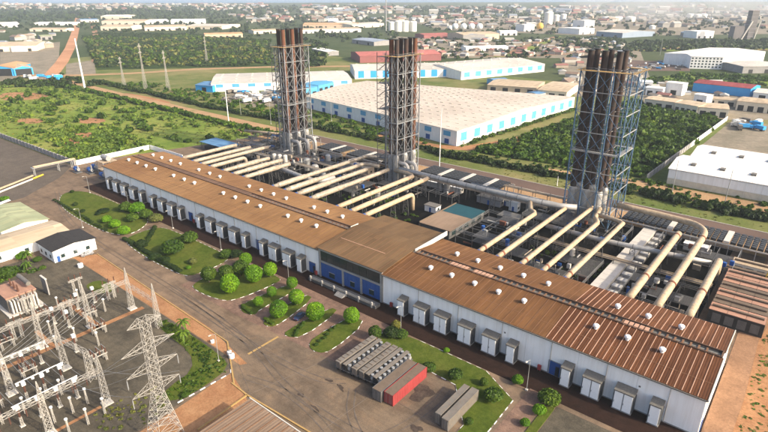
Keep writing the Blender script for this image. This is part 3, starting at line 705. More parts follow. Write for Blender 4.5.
# ================================================================== EXHAUST STACK TOWERS
def stack_tower(label, x0, x1, y0, y1, stacks, nx, ny, mats, r=1.12, stair=None, htop=62.5, hst=70.0):
    legm, ringm, bracem, stm = mats
    t = thing('stack_tower', label, 'chimney tower', ((x0+x1)/2, (y0+y1)/2, 0), group='lattice towers carrying six exhaust stacks')
    XS = [x0+(x1-x0)*i/nx for i in range(nx+1)]; YS = [y0+(y1-y0)*i/ny for i in range(ny+1)]
    edge = [(x,y) for x in XS for y in YS if x in (x0,x1) or y in (y0,y1)]
    for (x,y) in edge:
        MB().bar((x,y,0),(x,y,htop+.6),.30,4).build('leg', legm, t)
        MB().box(x-.6,x+.6,y-.6,y+.6,0,.5).build('footing', K['greywall'], t)
    lev = [htop*(i+1)/8.0 for i in range(8)]
    for z in lev:
        m = MB()
        for y in (y0,y1): m.bar((x0,y,z),(x1,y,z),.20,4)
        for x in (x0,x1): m.bar((x,y0,z),(x,y1,z),.20,4)
        for x in XS[1:-1]: m.bar((x,y0,z),(x,y1,z),.12,4)
        for y in YS[1:-1]: m.bar((x0,y,z),(x1,y,z),.12,4)
        m.build('ring_beam', ringm, t)
    zs = [0.5]+lev
    def face(a, b):
        m = MB()
        for k, (z0_, z1_) in enumerate(zip(zs, zs[1:])):
            m.bar((*a,z0_),(*b,z1_),.10,4); m.bar((*b,z0_),(*a,z1_),.10,4)
        return m
    for i in range(nx):
        for y in (y0,y1): face((XS[i],y),(XS[i+1],y)).build('cross_brace', bracem, t)
    for j in range(ny):
        for x in (x0,x1): face((x,YS[j]),(x,YS[j+1])).build('cross_brace', bracem, t)
    for z, ex in ((htop, 1.3), (htop*.5, .0)):
        pm = MB()
        b0, b1, b2, b3 = x0-ex, x1+ex, y0-ex, y1+ex
        # grating around the stacks: strips so that light falls through
        k = b0
        while k < b1:
            pm.box(k, min(k+.34,b1), b2, b2+2.0, z+.2, z+.3); pm.box(k, min(k+.34,b1), b3-2.0, b3, z+.2, z+.3); k += .62
        k = b2+2
        while k < b3-2:
            pm.box(b0, b0+1.7, k, k+.34, z+.2, z+.3); pm.box(b1-1.7, b1, k, k+.34, z+.2, z+.3); k += .62
        pl = pm.build('platform', K['yellowline'] if ex else K['galv'], t)
        rl = MB()
        for zz in (z+.8, z+1.4):
            for (a,b) in (((b0,b2),(b1,b2)),((b1,b2),(b1,b3)),((b1,b3),(b0,b3)),((b0,b3),(b0,b2))): rl.bar((*a,zz),(*b,zz),.05,4)
        rl.build('railing', K['galv'], pl)
    for (sx, sy, col) in stacks:
        s = MB(); zz = [6+i*(hst-6)/16 for i in range(17)]
        s.tube([(sx,sy,z) for z in zz], r, 16, cap=False); s.tube([(sx,sy,hst),(sx,sy,hst-.6)], r-.08, 16, cap=False)
        s.add([(sx+(r-.05)*math.cos(a*math.pi/8), sy+(r-.05)*math.sin(a*math.pi/8), hst-.9) for a in range(16)], [tuple(range(16))])
        st = s.build('stack', stm[col], t, smooth=False)
        for z in (16, 24.5, 33, 41.5, 50, 58.5, hst-.35): MB().tube([(sx,sy,z),(sx,sy,z+.35)], r+.13, 16).build('band', K['darksteel'], st)
        MB().tube([(sx,sy,.2),(sx,sy,14),(sx,sy,15.2)], [r*1.4,r*1.4,r*1.02], 16).build('base_sleeve', K['ductgrey'], st)
    if stair:
        sx0, sx1, sy0, sy1 = stair
        for (x,y) in ((sx0,sy0),(sx1,sy0),(sx1,sy1),(sx0,sy1)): MB().bar((x,y,0),(x,y,htop+1.5),.16,4).build('stair_post', K['greysteel'], t)
        z = 0; up = True
        while z < htop-3:
            f = MB(); a, b = (sx0+.4, sx1-.4) if up else (sx1-.4, sx0+.4)
            yy = sy0+.9 if up else sy1-.9
            f.add([(a,yy-.45,z),(a,yy+.45,z),(b,yy+.45,z+3.1),(b,yy-.45,z+3.1)], [(0,1,2,3)])
            f.box(sx0,sx1,sy0,sy1,z+3.1,z+3.16) if int(z/3.1) % 4 == 3 else None
            for yq in (sy0, sy1): f.bar((sx0,yq,z+3.1),(sx1,yq,z+3.1),.07,4); f.bar((sx0,yq,z),(sx1,yq,z+3.1),.05,4)
            for xq in (sx0, sx1): f.bar((xq,sy0,z+3.1),(xq,sy1,z+3.1),.07,4); f.bar((xq,sy0,z+3.1),(xq,sy1,z),.05,4)
            f.build('stair_flight', K['greysteel'], t)
            z += 3.1; up = not up
    return t
STM = [K['stack'], K['stackrust']]
gm = (K['towersteel'], K['towersteel'], K['towersteel'], STM)
stack_tower('tallest looking lattice tower with rust orange stacks behind the far wing', 30, 38, 89.5, 107.5,
            [(32.0+i*3.7, 91.6+j*6.6, 1 if (j == 0 and i == 1) or (j == 1 and i == 1) else 0) for i in range(2) for j in range(3)], 2, 3, gm, stair=(24,29,92,99), hst=72.0)
stack_tower('middle lattice tower with dark maroon stacks behind the blue entrance', 107.6, 114.4, 91.5, 109.5,
            [(109.4+i*3.1, 93.2+j*7.2, 0 if (i+j) % 3 else 1) for i in range(2) for j in range(3)], 2, 3, gm, stair=(101.6,106.6,92,99), hst=70.3)
stack_tower('nearest tower with blue legs and near black paired stacks', 197, 216, 100, 118,
            [(198.8+i*5.4, 103.4+j*6.6, 0) for i in range(3) for j in range(2)], 3, 2, (K['steelblue'], K['galv'], K['steelblue'], STM), r=1.2, hst=70.0)

# ================================================================== EXHAUST DUCTS from the hall to the towers
def arc(c, a0, a1, r, plane='xz', n=6):
    out = []
    for i in range(n+1):
        a = a0+(a1-a0)*i/n
        if plane == 'xz': out.append((c[0]+r*math.cos(a), c[1], c[2]+r*math.sin(a)))
        elif plane == 'yz': out.append((c[0], c[1]+r*math.cos(a), c[2]+r*math.sin(a)))
        else: out.append((c[0]+r*math.cos(a), c[1]+r*math.sin(a), c[2]))
    return out
def trestle(x, y, z, t, wd=2.2, mat='greysteel'):
    m = MB()
    for s in (-1,1):
        m.bar((x+s*wd*.75,y,0),(x+s*wd*.45,y,z),.12,4)
    n = 3
    for i in range(n):
        z0_, z1_ = z*i/n, z*(i+1)/n
        w0, w1 = wd*(.75-.3*i/n), wd*(.75-.3*(i+1)/n)
        m.bar((x-w0,y,z0_),(x+w1,y,z1_),.06,4); m.bar((x+w0,y,z0_),(x-w1,y,z1_),.06,4); m.bar((x-w1,y,z1_),(x+w1,y,z1_),.08,4)
    m.build('trestle', K[mat], t)
def duct(label, x, y0, y1, r=1.0, z=8.3, end=None, rings=(), col='duct', trs=None, blue=True, group='tan exhaust ducts from hall to stacks', sil=None):
    t = thing('exhaust_duct', label, 'duct', (x,y0,0), group=group)
    path = [(x,y0,z)]+[(x,y0+(y1-y0)*i/8,z) for i in range(1,9)]+(end or [])
    b = MB().tube(path, r, 16).build('pipe', K[col], t, smooth=True)
    if sil:
        MB().tube([(x,sil[0],z),(x,sil[0]+.5,z),(x,sil[1]-.5,z),(x,sil[1],z)], [r,r*1.22,r*1.22,r], 16).build('silencer', K[col], t, smooth=True)
    for ry in rings: MB().tube([(x,ry-.45,z),(x,ry+.45,z)], r*1.10, 16).build('expansion_joint', K['rustring'], t)
    for i in range(1, int((y1-y0)/7)): 
        yy = y0+i*7.0
        MB().tube([(x,yy-.09,z),(x,yy+.09,z)], r*1.035, 16).build('band', K['ductgrey'], b)
    for yy in (trs or [y0+8, (y0+y1)/2+3, y1-3]): trestle(x, yy, z-r, t)
    if blue:
        MB().tube([(x,y0-1.6,z-.2),(x,y0-.4,z-.2)], r*1.18, 14).build('flange', K['flange'], t)
        MB().box(x-1.0,x+1.0,y0-2.4,y0-.9,0,z-1.1).build('riser', K['flange'], t)
    return t
Y0 = 36.2
elb_dn = lambda x, y, z, r=2.0, to=1.0: [(x,y+r*math.sin(a),z-r+r*math.cos(a)) for a in [i*math.pi/12 for i in range(1,7)]]+[(x,y+r,to)]
tox = lambda x, y, xe, z, ye=None: [(x+(xe-x)*.12,y+1.2,z),(x+(xe-x)*.4,y+2.4,z),(xe,(ye or y+2.6),z)]
L = 'tan exhaust duct, %s from the left of the ducts feeding the %s tower'
leftx = [(12.4,68,None),(22.6,70,None),(30.0,77,None),(37.8,56,'d'),(48.6,62,None),(56.6,64,None),(65.0,62,None)]
for i,(x,y1,e) in enumerate(leftx):
    duct(L % (ORD[i],'far left'), x, Y0, y1, end=elb_dn(x,y1,8.3) if e else [(x+.05,y1+3,8.2)], col='duct2', rings=((46,) if i > 3 else ()), sil=(44,min(y1-2,58)) if i in (4,5,6) else None)
midx = [(86.5,100,'x'),(94.5,88,'t'),(102.2,80,None),(111,86,None),(126.8,88,'m'),(134.2,90,'m'),(141.6,66,'d')]
for i,(x,y1,e) in enumerate(midx):
    end = {'d': elb_dn(x,y1,8.3), None: [(x,y1+3,8.3)], 'x': tox(x,y1,103,8.3), 't': tox(x,y1,104,8.3), 'm': tox(x,y1,114,8.3)}[e]
    duct(L % (ORD[i],'middle'), x, Y0, y1, end=end, col='duct2' if i < 4 else 'duct', sil=(38.5,56) if i < 4 else None)
rightx = [(193.2,80,'g'),(200.2,88,None),(208.6,96,None),(216,86,'a'),(223.6,92,'c')]
for i,(x,y1,e) in enumerate(rightx):
    end = {'g': tox(x,y1,186,8.6,91), None: [(x,y1+6,8.3)], 'a': [(x-.6,y1+1.8,8.3),(x-2.6,y1+5,8.3),(x-4.5,y1+16,8.3)], 'c': tox(x,y1,212,8.3)}[e]
    duct(L % (ORD[i],'blue legged'), x, Y0, y1, end=end, r=.86, rings=(39.5,))
duct('thick pale duct with rusty collar, left of the last three ducts', 242.5, Y0, 93, r=1.15, z=8.3, rings=(52.5,92), blue=False, end=[(242.5,95,8.3)])
bend = [(250,97+4.2*math.sin(a),8.3+0*a) for a in ()]
e_end = [(250-9+9*math.cos(a), 99+10*math.sin(a), 8.6) for a in [i*math.pi/14 for i in range(0,8)]]+[(232,109.3,8.8),(222,109.3,9),(214,109.3,9)]
duct('thick pale duct curving back to the blue legged tower', 250.1, Y0, 96, r=1.15, z=8.3, rings=(52.5,95.5), blue=False, end=e_end, trs=[45,68,90])
duct('thick pale duct with rounded end, nearest the stacked modules', 258.2, Y0, 78, r=1.15, z=8.3, rings=(53,), blue=False, end=[(258.2,79.2,8.2),(258.2,79.9,7.4),(258.2,80.1,6),(258.2,80.1,1)])

def longduct(label, path, r, col='ductgrey', posts=()):
    t = thing('grey_duct', label, 'duct', (path[0][0],path[0][1],0))
    MB().tube(path, r, 14).build('pipe', K[col], t, smooth=True)
    for (x,y) in posts: trestle(x, y, path[0][2]-r, t, 1.6)
    for p, q in zip(path, path[1:]):
        d = Vector(q)-Vector(p)
        if d.length > 8:
            for i in range(1, int(d.length/5)):
                c_ = Vector(p)+d*(i*5/d.length); u = d.normalized()*.1
                MB().tube([tuple(c_-u),tuple(c_+u)], r*1.05, 14).build('band', K['greysteel'], t)
    return t
longduct('long grey duct running from middle tower towards the blue legged tower', [(116,92,9),(130,92,9),(150,91.5,9),(170,91.5,9),(186,91.5,9),(198,93,9),(204,96,9)], 1.15, posts=((126,92),(150,91.5),(168,91.5)))
longduct('grey duct crossing under the ducts beside the nearest tower', [(200,76,6.4),(222,76,6.4),(240,78.5,6.4),(256,81,6.2)], .9, posts=((212,76),(232,77.4)))
longduct('grey duct crossing under the far left ducts', [(50,61.5,6.6),(70,59.5,6.6),(84,57.5,6.6),(92,57.5,6.6),(94.5,59,6.8),(96,66,7)], 1.1, posts=((60,60.5),(78,58.5)))
longduct('long cream pipe behind the far left ducts', [(20,120,4.6),(-10,112,4.6),(-26,106,4.6)], .8, 'duct', posts=((0,114.5),(-18,109)))
longduct('thin grey pipe along the radiator front', [(150,104,5.5),(196,104,5.5)], .5, posts=((160,104),(180,104)))
for i,(x,y) in enumerate(((38.5,91.5),(38.5,97.5),(38.5,103.5))):
    o = thing('arched_duct', 'grey arched duct, %s beside the far left tower' % ORD[i], 'duct', (x,y,0), group='arched ducts at the tower feet')
    MB().tube([(x-1.5,y,11)]+arc((x+3,y,8.2),math.pi*.62,0,2.8)+[(x+5.8,y,1)], 1.0, 14).build('pipe', K['ductgrey'], o, smooth=True)
    MB().tube([(x+5.8,y,.1),(x+5.8,y,1.2)], 1.3, 14).build('flange', K['darksteel'], o)
for i,(x,y) in enumerate(((115,93.6),(117.5,97))):
    o = thing('arched_duct', 'cream arched duct, %s beside the middle tower' % ORD[i], 'duct', (x,y,0), group='arched ducts at the tower feet')
    MB().tube([(x-1.5,y,11.6)]+arc((x+2.5,y,9.5),math.pi*.6,0,2.2)+[(x+4.7,y,1)], .85, 14).build('pipe', K['offwhite'], o, smooth=True)
    MB().tube([(x+4.7,y,.1),(x+4.7,y,1.2)], 1.15, 14).build('flange', K['darksteel'], o)

# ------------------------------------------------------------------ yellow valve trains and blue pump blocks behind the hall
def valve_train(x, y, label):
    t = thing('valve_train', label, 'valve', (x,y,0), group='yellow gas trains behind the hall')
    MB().box(x-1.1,x+1.1,y-.7,y+.7,.05,1.0).build('skid', K['greysteel'], t)
    MB().tube([(x-1.4,y,4.6),(x+1.5,y,5.2)], .42, 10).build('pipe', K['yellow'], t)
    MB().box(x-.5,x+.6,y-.5,y+.5,5.1,6.3).build('valve_body', K['yellow'], t)
    MB().bar((x-1,y,1),(x-1,y,4.6),.1).build('post', K['greysteel'], t); MB().bar((x+1,y,1),(x+1,y,5.0),.1).build('post', K['greysteel'], t)
for i,x in enumerate((188,196.5,204.5,212.3,220,232,239)): valve_train(x, 36.0, 'yellow valve train, %s past the entrance block behind the hall' % ORD[i])
def pump(x, y, s, label):
    t = thing('pump_block', label, 'pump', (x,y,0), group='pump blocks in the duct area')
    MB().box(x-1.6*s,x+1.6*s,y-1.1*s,y+1.1*s,.05,.5).build('skid', K['greysteel'], t)
    MB().tube([(x-1.3*s,y,1.4*s),(x+.4*s,y,1.4*s)], .8*s, 12).build('motor', K['flange'], t)
    MB().tube([(x+.4*s,y,1.4*s),(x+1.4*s,y,1.4*s)], .55*s, 12).build('pump', K['galv'], t)
    MB().bar((x+1.1*s,y,1.2*s),(x+1.1*s,y,3.2*s),.22*s,8).build('riser', K['ductgrey'], t)
for i,(x,y,s) in enumerate([(72,39,1.4),(80,39.5,1.3),(118,39.5,1.6),(120,47,1.2),(147,41,1.2),(229,43,1.5),(236,41,1.5),(246.5,42,1.4),(254,41,1.3),(262,40,1.2),(240,62,1.3),(247,70,1.2)]):
    pump(x,y,s,'blue motor pump, %s counted from the far end of the duct area' % ORD[i])
def vessel(x, y, r, h, label, col='galv'):
    t = thing('filter_vessel', label, 'tank', (x,y,0), group='vessels in the duct area')
    MB().tube([(x,y,.4),(x,y,h),(x,y,h+r*.35),(x,y,h+r*.5)], [r,r,r*.7,.05], 16).build('shell', K[col], t, smooth=False)
    MB().tube([(x,y,.05),(x,y,.45)], r*1.15, 16).build('base', K['greywall'], t)
    lad = MB()
    for s in (-.25,.25): lad.bar((x+s,y-r-.15,.4),(x+s,y-r-.15,h+.5),.04)
    for k in range(int(h/.5)): lad.bar((x-.25,y-r-.15,.6+k*.5),(x+.25,y-r-.15,.6+k*.5),.03)
    lad.build('ladder', K['galv'], t)
for i,(x,y,r,h,c_) in enumerate([(47,70,1.2,9,'offwhite'),(50.3,71,1.2,9,'offwhite'),(53.6,72,1.2,9,'offwhite'),(20,84,1.6,5,'galv'),(12,80,2.2,4,'ductgrey'),(60,82,1.8,6,'galv'),(70,78,2,5,'ductgrey'),(66,92,1.4,7,'galv'),(82,72,1.5,5,'galv'),(120,70,1.3,5,'ductgrey'),(135,100,1.6,6,'ductgrey'),(139,100,1.6,6,'ductgrey'),(182,100,1.5,5,'galv'),(188,74,1.2,4,'galv')]):
    vessel(x,y,r,h,'%s vessel, %s counted from the far left duct area' % ({'offwhite':'tall white','galv':'steel','ductgrey':'squat grey'}[c_], ORD[i]),c_)
def cabin(x, y, sx, sy, h, label, wall='wall2', roof='unitgrey', name='service_cabin'):
    t = thing(name, label, 'cabin', (x,y,0))
    MB().box(x-sx/2,x+sx/2,y-sy/2,y+sy/2,.05,h).build('wall', K[wall], t)
    MB().box(x-sx/2-.25,x+sx/2+.25,y-sy/2-.25,y+sy/2+.25,h,h+.22).build('roof', K[roof] if roof in K else RF[roof], t)
    MB().box(x-.5,x+.5,y-sy/2-.08,y-sy/2-.01,.1,2.2).build('door', K['blue'], t)
    MB().box(x+sx/2+.01,x+sx/2+.08,y-.6,y+.6,1.2,2.2).build('window', K['glass'], t)
cabin(148,74.5,6,4,2.8,'small white cabin with grey roof beside the teal basin')
cabin(163.5,99,12,4.5,3.0,'long grey roofed cabin behind the teal basin','greywall')
cabin(176,98,4,3,4.2,'white switch cabin right of the teal basin','wall2','white')
cabin(181,84,9,6,3.2,'low dark cabin left of the nearest tower','greysteel')
cabin(170,102,7,3,2.6,'white box under the middle radiators','wall2')
cabin(134,102.6,24,2.6,2.6,'long white roofed cable shed behind the middle tower','offwhite','white')
cabin(84,97,18,5,4,'brown roofed shed between the left towers','tan','tan')
cabin(248,103,8,3,2.6,'white low cabin below the right radiators','offwhite','white')
t = thing('treatment_building', 'low building with one tan and one teal roof half behind the entrance block', 'building', (163,66,0))
MB().box(157,170.5,53,80,.05,3.6).build('wall', K['greysteel'], t)
MB().box(156.6,170.9,52.6,69,3.62,3.9).build('tan_roof', RF['canopy'], t); MB().box(156.6,170.9,69.1,80.4,3.62,3.9).build('teal_roof', K['teal'], t)
for k in range(5): MB().box(170.52,170.6,55+k*5,57.5+k*5,1.2,2.6).build('window', K['glass'], t)
MB().box(156.2,156.55,52.6,80.4,.05,4.3).build('parapet', K['conttop'], t)
# pipe racks and mast in that area
def rack(label, x0, x1, y, z, n=5, col='greysteel'):
    t = thing('pipe_rack', label, 'pipe rack', (x0,y,0), group='pipe racks in the duct area')
    k = max(2, int((x1-x0)/7)+1)
    for i in range(k):
        x = x0+(x1-x0)*i/(k-1); f = MB()
        f.bar((x,y-1.6,0),(x,y-1.6,z+.8),.14); f.bar((x,y+1.6,0),(x,y+1.6,z+.8),.14); f.bar((x,y-1.6,z),(x,y+1.6,z),.14); f.build('portal', K['greysteel'], t)
    for i in range(n): MB().bar((x0-1,y-1.3+2.6*i/(n-1),z+.3),(x1+1,y-1.3+2.6*i/(n-1),z+.3),.10+.08*(i % 3),8).build('pipe', K[col if i % 2 else 'duct'], t)
rack('low pipe rack in front of the far left tower', 2, 100, 84, 4.5, 6)
rack('pipe rack between the middle tower and basin', 122, 190, 97.5, 5.0, 5)
rack('pipe rack under the pale ducts beside the modules', 200, 258, 68, 4.0, 5)
rack('pipe rack behind the teal basin', 166, 194, 108.5, 6.5, 4, 'duct')
rack('pipe rack across the far left ducts', 4, 80, 74, 5.2, 5, 'ductgrey')
# pale covered cable trench and ladder frame right of the nearest tower
t = thing('cable_trench', 'pale covered cable trench running back from the hall', 'trench', (230.5,46,0))
for i in range(16): MB().box(228.2,232.8,45+i*4.1,45+i*4.1+4.0,1.6,3.0).build('cover', K['offwhite'], t)
for i in range(12): MB().box(233.2,236.2,47+i*5.2,47+i*5.2+2.4,1.2,2.2).build('side_cover', K['offwhite'], t)
MB().box(228.5,236,45,110.4,.05,1.58).build('trough', K['greysteel'], t)

# steel platforms crowded with pipework between the hall and the towers
def steel_frame(label, x0, x1, y0, y1, zs, seed):
    g = random.Random(seed)
    t = thing('steel_platform', label, 'platform', (x0,y0,0), group='steel platforms in the duct area')
    nx, ny = max(1,int((x1-x0)/6)), max(1,int((y1-y0)/6))
    for i in range(nx+1):
        for j in range(ny+1):
            x, y = x0+(x1-x0)*i/nx, y0+(y1-y0)*j/ny; MB().bar((x,y,0),(x,y,zs[-1]+.3),.14,4).build('post', K['greysteel'], t)
    for z in zs:
        m = MB()
        for i in range(nx+1): x = x0+(x1-x0)*i/nx; m.bar((x,y0,z),(x,y1,z),.13,4)
        for j in range(ny+1): y = y0+(y1-y0)*j/ny; m.bar((x0,y,z),(x1,y,z),.13,4)
        m.build('floor_beam', K['greysteel'], t)
        for i in range(nx):
            for j in range(ny):
                if g.random() < .28:
                    a, b = x0+(x1-x0)*i/nx, x0+(x1-x0)*(i+1)/nx; c, d = y0+(y1-y0)*j/ny, y0+(y1-y0)*(j+1)/ny
                    m = MB(); y = c+.2
                    while y < d-.3: m.box(a+.15,b-.15,y,y+.28,z+.14,z+.2); y += .55
                    m.build('grating', K['greysteel'], t)
    m = MB()
    for zz in (.6,1.1):
        for a,b in (((x0,y0),(x1,y0)),((x1,y0),(x1,y1)),((x1,y1),(x0,y1)),((x0,y1),(x0,y0))): m.bar((*a,zs[-1]+zz),(*b,zs[-1]+zz),.045,4)
    m.build('handrail', K['galv'], t)
    for k in range(int((x1-x0)*(y1-y0)/28)):
        x, y = g.uniform(x0+.6,x1-.6), g.uniform(y0+.6,y1-.6); z = g.choice([.05]+list(zs)); c = g.choice(['ductgrey','duct2','galv','offwhite','flange','greysteel','rustring'])
        q = g.random()
        if q < .35: MB().tube([(x,y,z+.15),(x,y,z+g.uniform(1.2,3))], g.uniform(.35,.9), 12).build('vessel', K[c], t)
        elif q < .6: a = g.uniform(.5,1.3); MB().box(x-a,x+a,y-.5,y+.5,z+.15,z+g.uniform(1,2.2)).build('cabinet', K[c], t)
        else: L_ = g.uniform(2,7); MB().tube([(x,y,z+.6),(min(x1,x+L_),y,z+.6),(min(x1,x+L_),y,z+g.uniform(1.2,2.5))] if q < .8 else [(x,y,z+.5),(x,min(y1,y+L_),z+.5)], g.uniform(.12,.35), 8).build('pipework', K[c], t)
steel_frame('steel platform crowded with pipework left of the far left tower', 3, 24, 78, 102, (4.5,8), 1)
steel_frame('steel platform with vessels between far left tower and ducts', 24, 66, 68, 84, (4.2,7.2), 2)
steel_frame('steel platform right of the far left tower', 46, 92, 86, 104, (4.0,), 3)
steel_frame('low steel platform under the middle ducts', 84, 124, 62, 86, (3.6,), 4)
steel_frame('steel platform between the middle tower and treatment building', 120, 152, 84, 90, (4.5,), 5)
steel_frame('steel frame right of the treatment building', 174, 196, 52, 78, (3.0,5.0), 6)
steel_frame('low steel frame below the ducts of the nearest tower', 197, 226, 44, 66, (2.6,), 7)
steel_frame('steel platform at the foot of the nearest tower', 186, 226, 84, 99, (4.6,), 8)
steel_frame('steel frame between the pale ducts and cable trench', 237, 258, 46, 64, (3.2,), 9)
steel_frame('steel platform behind the pale ducts', 236, 262, 84, 104, (3.4,), 10)

# ================================================================== RADIATOR BANKS
def radiators(label, x0, x1, y0, y1, z=5.2, step=2.15, every=6, slats=False):
    t = thing('radiator_bank', label, 'radiator', ((x0+x1)/2,(y0+y1)/2,0), group='radiator banks along the back road')
    n = int((x1-x0)/step)
    pm = MB().box(0.18, step-.12, y0+.3, y1-.3, z, z+.75); pm.v = [(x,y-(y0+y1)/2,zz) for x,y,zz in pm.v]
    pm = pm.data('fan_panel', K['darksteel']); 
    fan = MB(); 
    for k in range(6): fan.tube([(step/2,(k+.5)*(y1-y0)/6-(y1-y0)/2,z+.74),(step/2,(k+.5)*(y1-y0)/6-(y1-y0)/2,z+.95)], .78, 10)
    fan = fan.data('fan_ring', K['louvre'] if not slats else K['offwhite'])
    wk_ = MB().box(.1, step-.1, y0-(y0+y1)/2, y1-(y0+y1)/2, z+.2, z+1.0).data('walkway', K['offwhite'])
    for i in range(n):
        lx = x0+i*step-(x0+x1)/2
        if i % every == every-1: link('walkway', wk_, t, (lx,0,0))
        else:
            p = link('fan_panel', pm, t, (lx,0,0)); link('fan_ring', fan, p)
    f = MB()
    for y in (y0,y1): f.box(x0,x1,y-.15,y+.15,z-.5,z-.02)
    f.build('frame', K['offwhite'] if not slats else K['galv'], t)
    k = int((x1-x0)/4.3)
    for i in range(k+1):
        x = x0+.2+(x1-x0-.4)*i/k
        for y in (y0,y1): MB().box(x-.13,x+.13,y-.13,y+.13,0,z-.5).build('leg', K['galv'], t)
radiators('dark radiator bank between middle and nearest tower', 118, 165, 106.5, 119.5, z=4.2)
radiators('dark radiator bank beside the middle tower', 66, 100, 106.5, 119.5, z=4.2)
radiators('dark radiator bank between the left towers', 42, 63, 106.5, 119.5, z=4.2)
radiators('pale slatted radiator bank behind the far left tower', 4, 28, 110, 124, z=4.2, slats=True, every=2)
radiators('long dark radiator bank right of the nearest tower', 219, 318, 106.8, 118.8, z=4.2, every=9)

# blue roofed lean-to and cream roofed shed at the far corner of the duct area
t = thing('open_shed', 'open shed with blue roof at the far corner of the duct area', 'shed', (-12,78,0))
MB().box(-24,2,70,82,4.6,4.85).build('roof', RF['blue'], t)
for x in (-23,-11,1):
    for y in (70.8,81.2): MB().bar((x,y,0),(x,y,4.6),.14).build('post', K['greysteel'], t)
MB().box(-22,0,72,80,.05,2.2).build('stored_plant', K['darksteel'], t)
# rusty roofed modules in rows at the hall's end
for i,(y0,col) in enumerate(((52,'contgrey'),(57.5,'conttop'),(63,'rustroof'),(68.5,'conttop'),(74,'rustroof'),(79.5,'rustroof'),(85,'conttop'),(90.5,'duct'))):
    t = thing('engine_module', 'rusty roofed container module, %s row counted from the hall' % ORD[i], 'module', (268,y0,0), group='container modules in rows beside the ducts')
    x0, x1 = 261.0, 275+(i>5)*14; hh = 4.4 if i != 6 else 3.4
    MB().box(x0,x1,y0,y0+4.9,.15,hh).build('body', K['darksteel'] if i < 7 else K['cream'], t)
    for k in range(3):
        a = x0+(x1-x0)*k/3
        MB().box(a+.05,a+(x1-x0)/3-.05,y0-.1,y0+5.0,hh,hh+.14).build('roof_sheet', K['rustroof'] if col in ('rustroof','contgrey') else K[col], t)
    MB().box(x0+.5,x1-.5,y0+2.1,y0+2.8,hh+.15,hh+.7).build('ridge_vent', K['conttop'], t)
    for k in range(4): MB().box(x0+1.2+k*3.2,x0+3.4+k*3.2,y0-.09,y0-.005,.8,3.6).build('side_door', K['greysteel'], t)
t = thing('jib_crane', 'small yellow jib crane standing between the rusty modules', 'crane', (272.5,92,4.4))
for dx,dy in ((-1.1,-1.1),(1.1,-1.1),(1.1,1.1),(-1.1,1.1)): MB().bar((272.5+dx,88+dy,3.4),(272.5,88,8.6),.14).build('leg', K['yellow'], t)
MB().bar((272.5,88,8.4),(276,86,8.9),.16).build('jib', K['yellow'], t); MB().box(272,273,87.5,88.5,6.4,7.4).build('hoist', K['red'], t)
MB().box(271.4,273.6,86.9,89.1,3.42,3.62).build('base', K['yellow'], t)
# ================================================================== VEHICLES, CONTAINERS, TRAILERS
def trailer(x, y0, y1, label, cargo):
    """box or rack trailer, long axis along y"""
    t = thing('parked_trailer', label, 'trailer', (x,y0,0), group='trailers parked side by side')
    for s in (-1,1): MB().box(x+s*.55-.12,x+s*.55+.12,y0+.2,y1-.2,1.0,1.35).build('chassis_rail', K['darksteel'], t)
    MB().box(x-1.15,x+1.15,y0,y1,1.36,1.55).build('deck', K['greysteel'], t)
    if cargo == 'box':
        MB().box(x-.72,x+.72,y0+.05,y1-.05,1.56,3.3).build('body', K['contgrey'], t)
        MB().box(x-.8,x+.8,y0,y1,3.3,3.4).build('roof', K['contgrey'], t)
        for k in range(9): MB().box(x-.6,x+.6,y0+.6+k*1.55,y0+.72+k*1.55,3.41,3.52).build('roof_rib', K['conttop'], t)
    else:
        MB().box(x-.9,x+.3,y0+.1,y1-.1,1.56,3.0).build('core', K['darksteel'], t)
        n = 8
        for k in range(n):
            yy = y0+.9+(y1-y0-1.8)*k/(n-1)
            MB().tube([(x+.35,yy,2.2),(x+.95,yy,2.2)], .6, 12).build('drum', K['galv'], t)
            MB().tube([(x+.62,yy,3.0),(x+.62,yy,3.3)], .42, 12).build('fan', K['galv'], t)
        MB().box(x-1.0,x+.05,y0,y1,3.2,3.36).build('roof', K['contgrey'], t)
        for k in range(n): MB().box(x-.95,x+.02,y0+.5+(y1-y0-1)*k/(n-1)-.06,y0+.5+(y1-y0-1)*k/(n-1)+.06,3.02,3.19).build('rib', K['galv'], t)
    for yy in (y0+1.1,y0+2.4):
        for s in (-1,1):
            wh_ = MB().tube([(x+s*.75,yy,.52),(x+s*1.12,yy,.52)], .5, 12).build('wheel', K['black'], t)
            MB().tube([(x+s*1.1,yy,.52),(x+s*1.15,yy,.52)], .26, 10).build('rim', K['galv'], wh_)
    for s in (-1,1): MB().box(x+s*.6-.1,x+s*.6+.1,y1-2.2,y1-1.95,.05,1.0).build('landing_leg', K['greysteel'], t)
for i,(x,c_) in enumerate(((193.0,'box'),(195.5,'rack'),(198.0,'box'),(200.2,'box'),(202.4,'rack'),(204.6,'rack'))):
    trailer(x, -33.8+.25*i, -19.4+.1*i, '%s, %s from the left among the parked trailers' % ('weathered box trailer' if c_ == 'box' else 'open trailer with a row of pale drums', ORD[i]), c_)
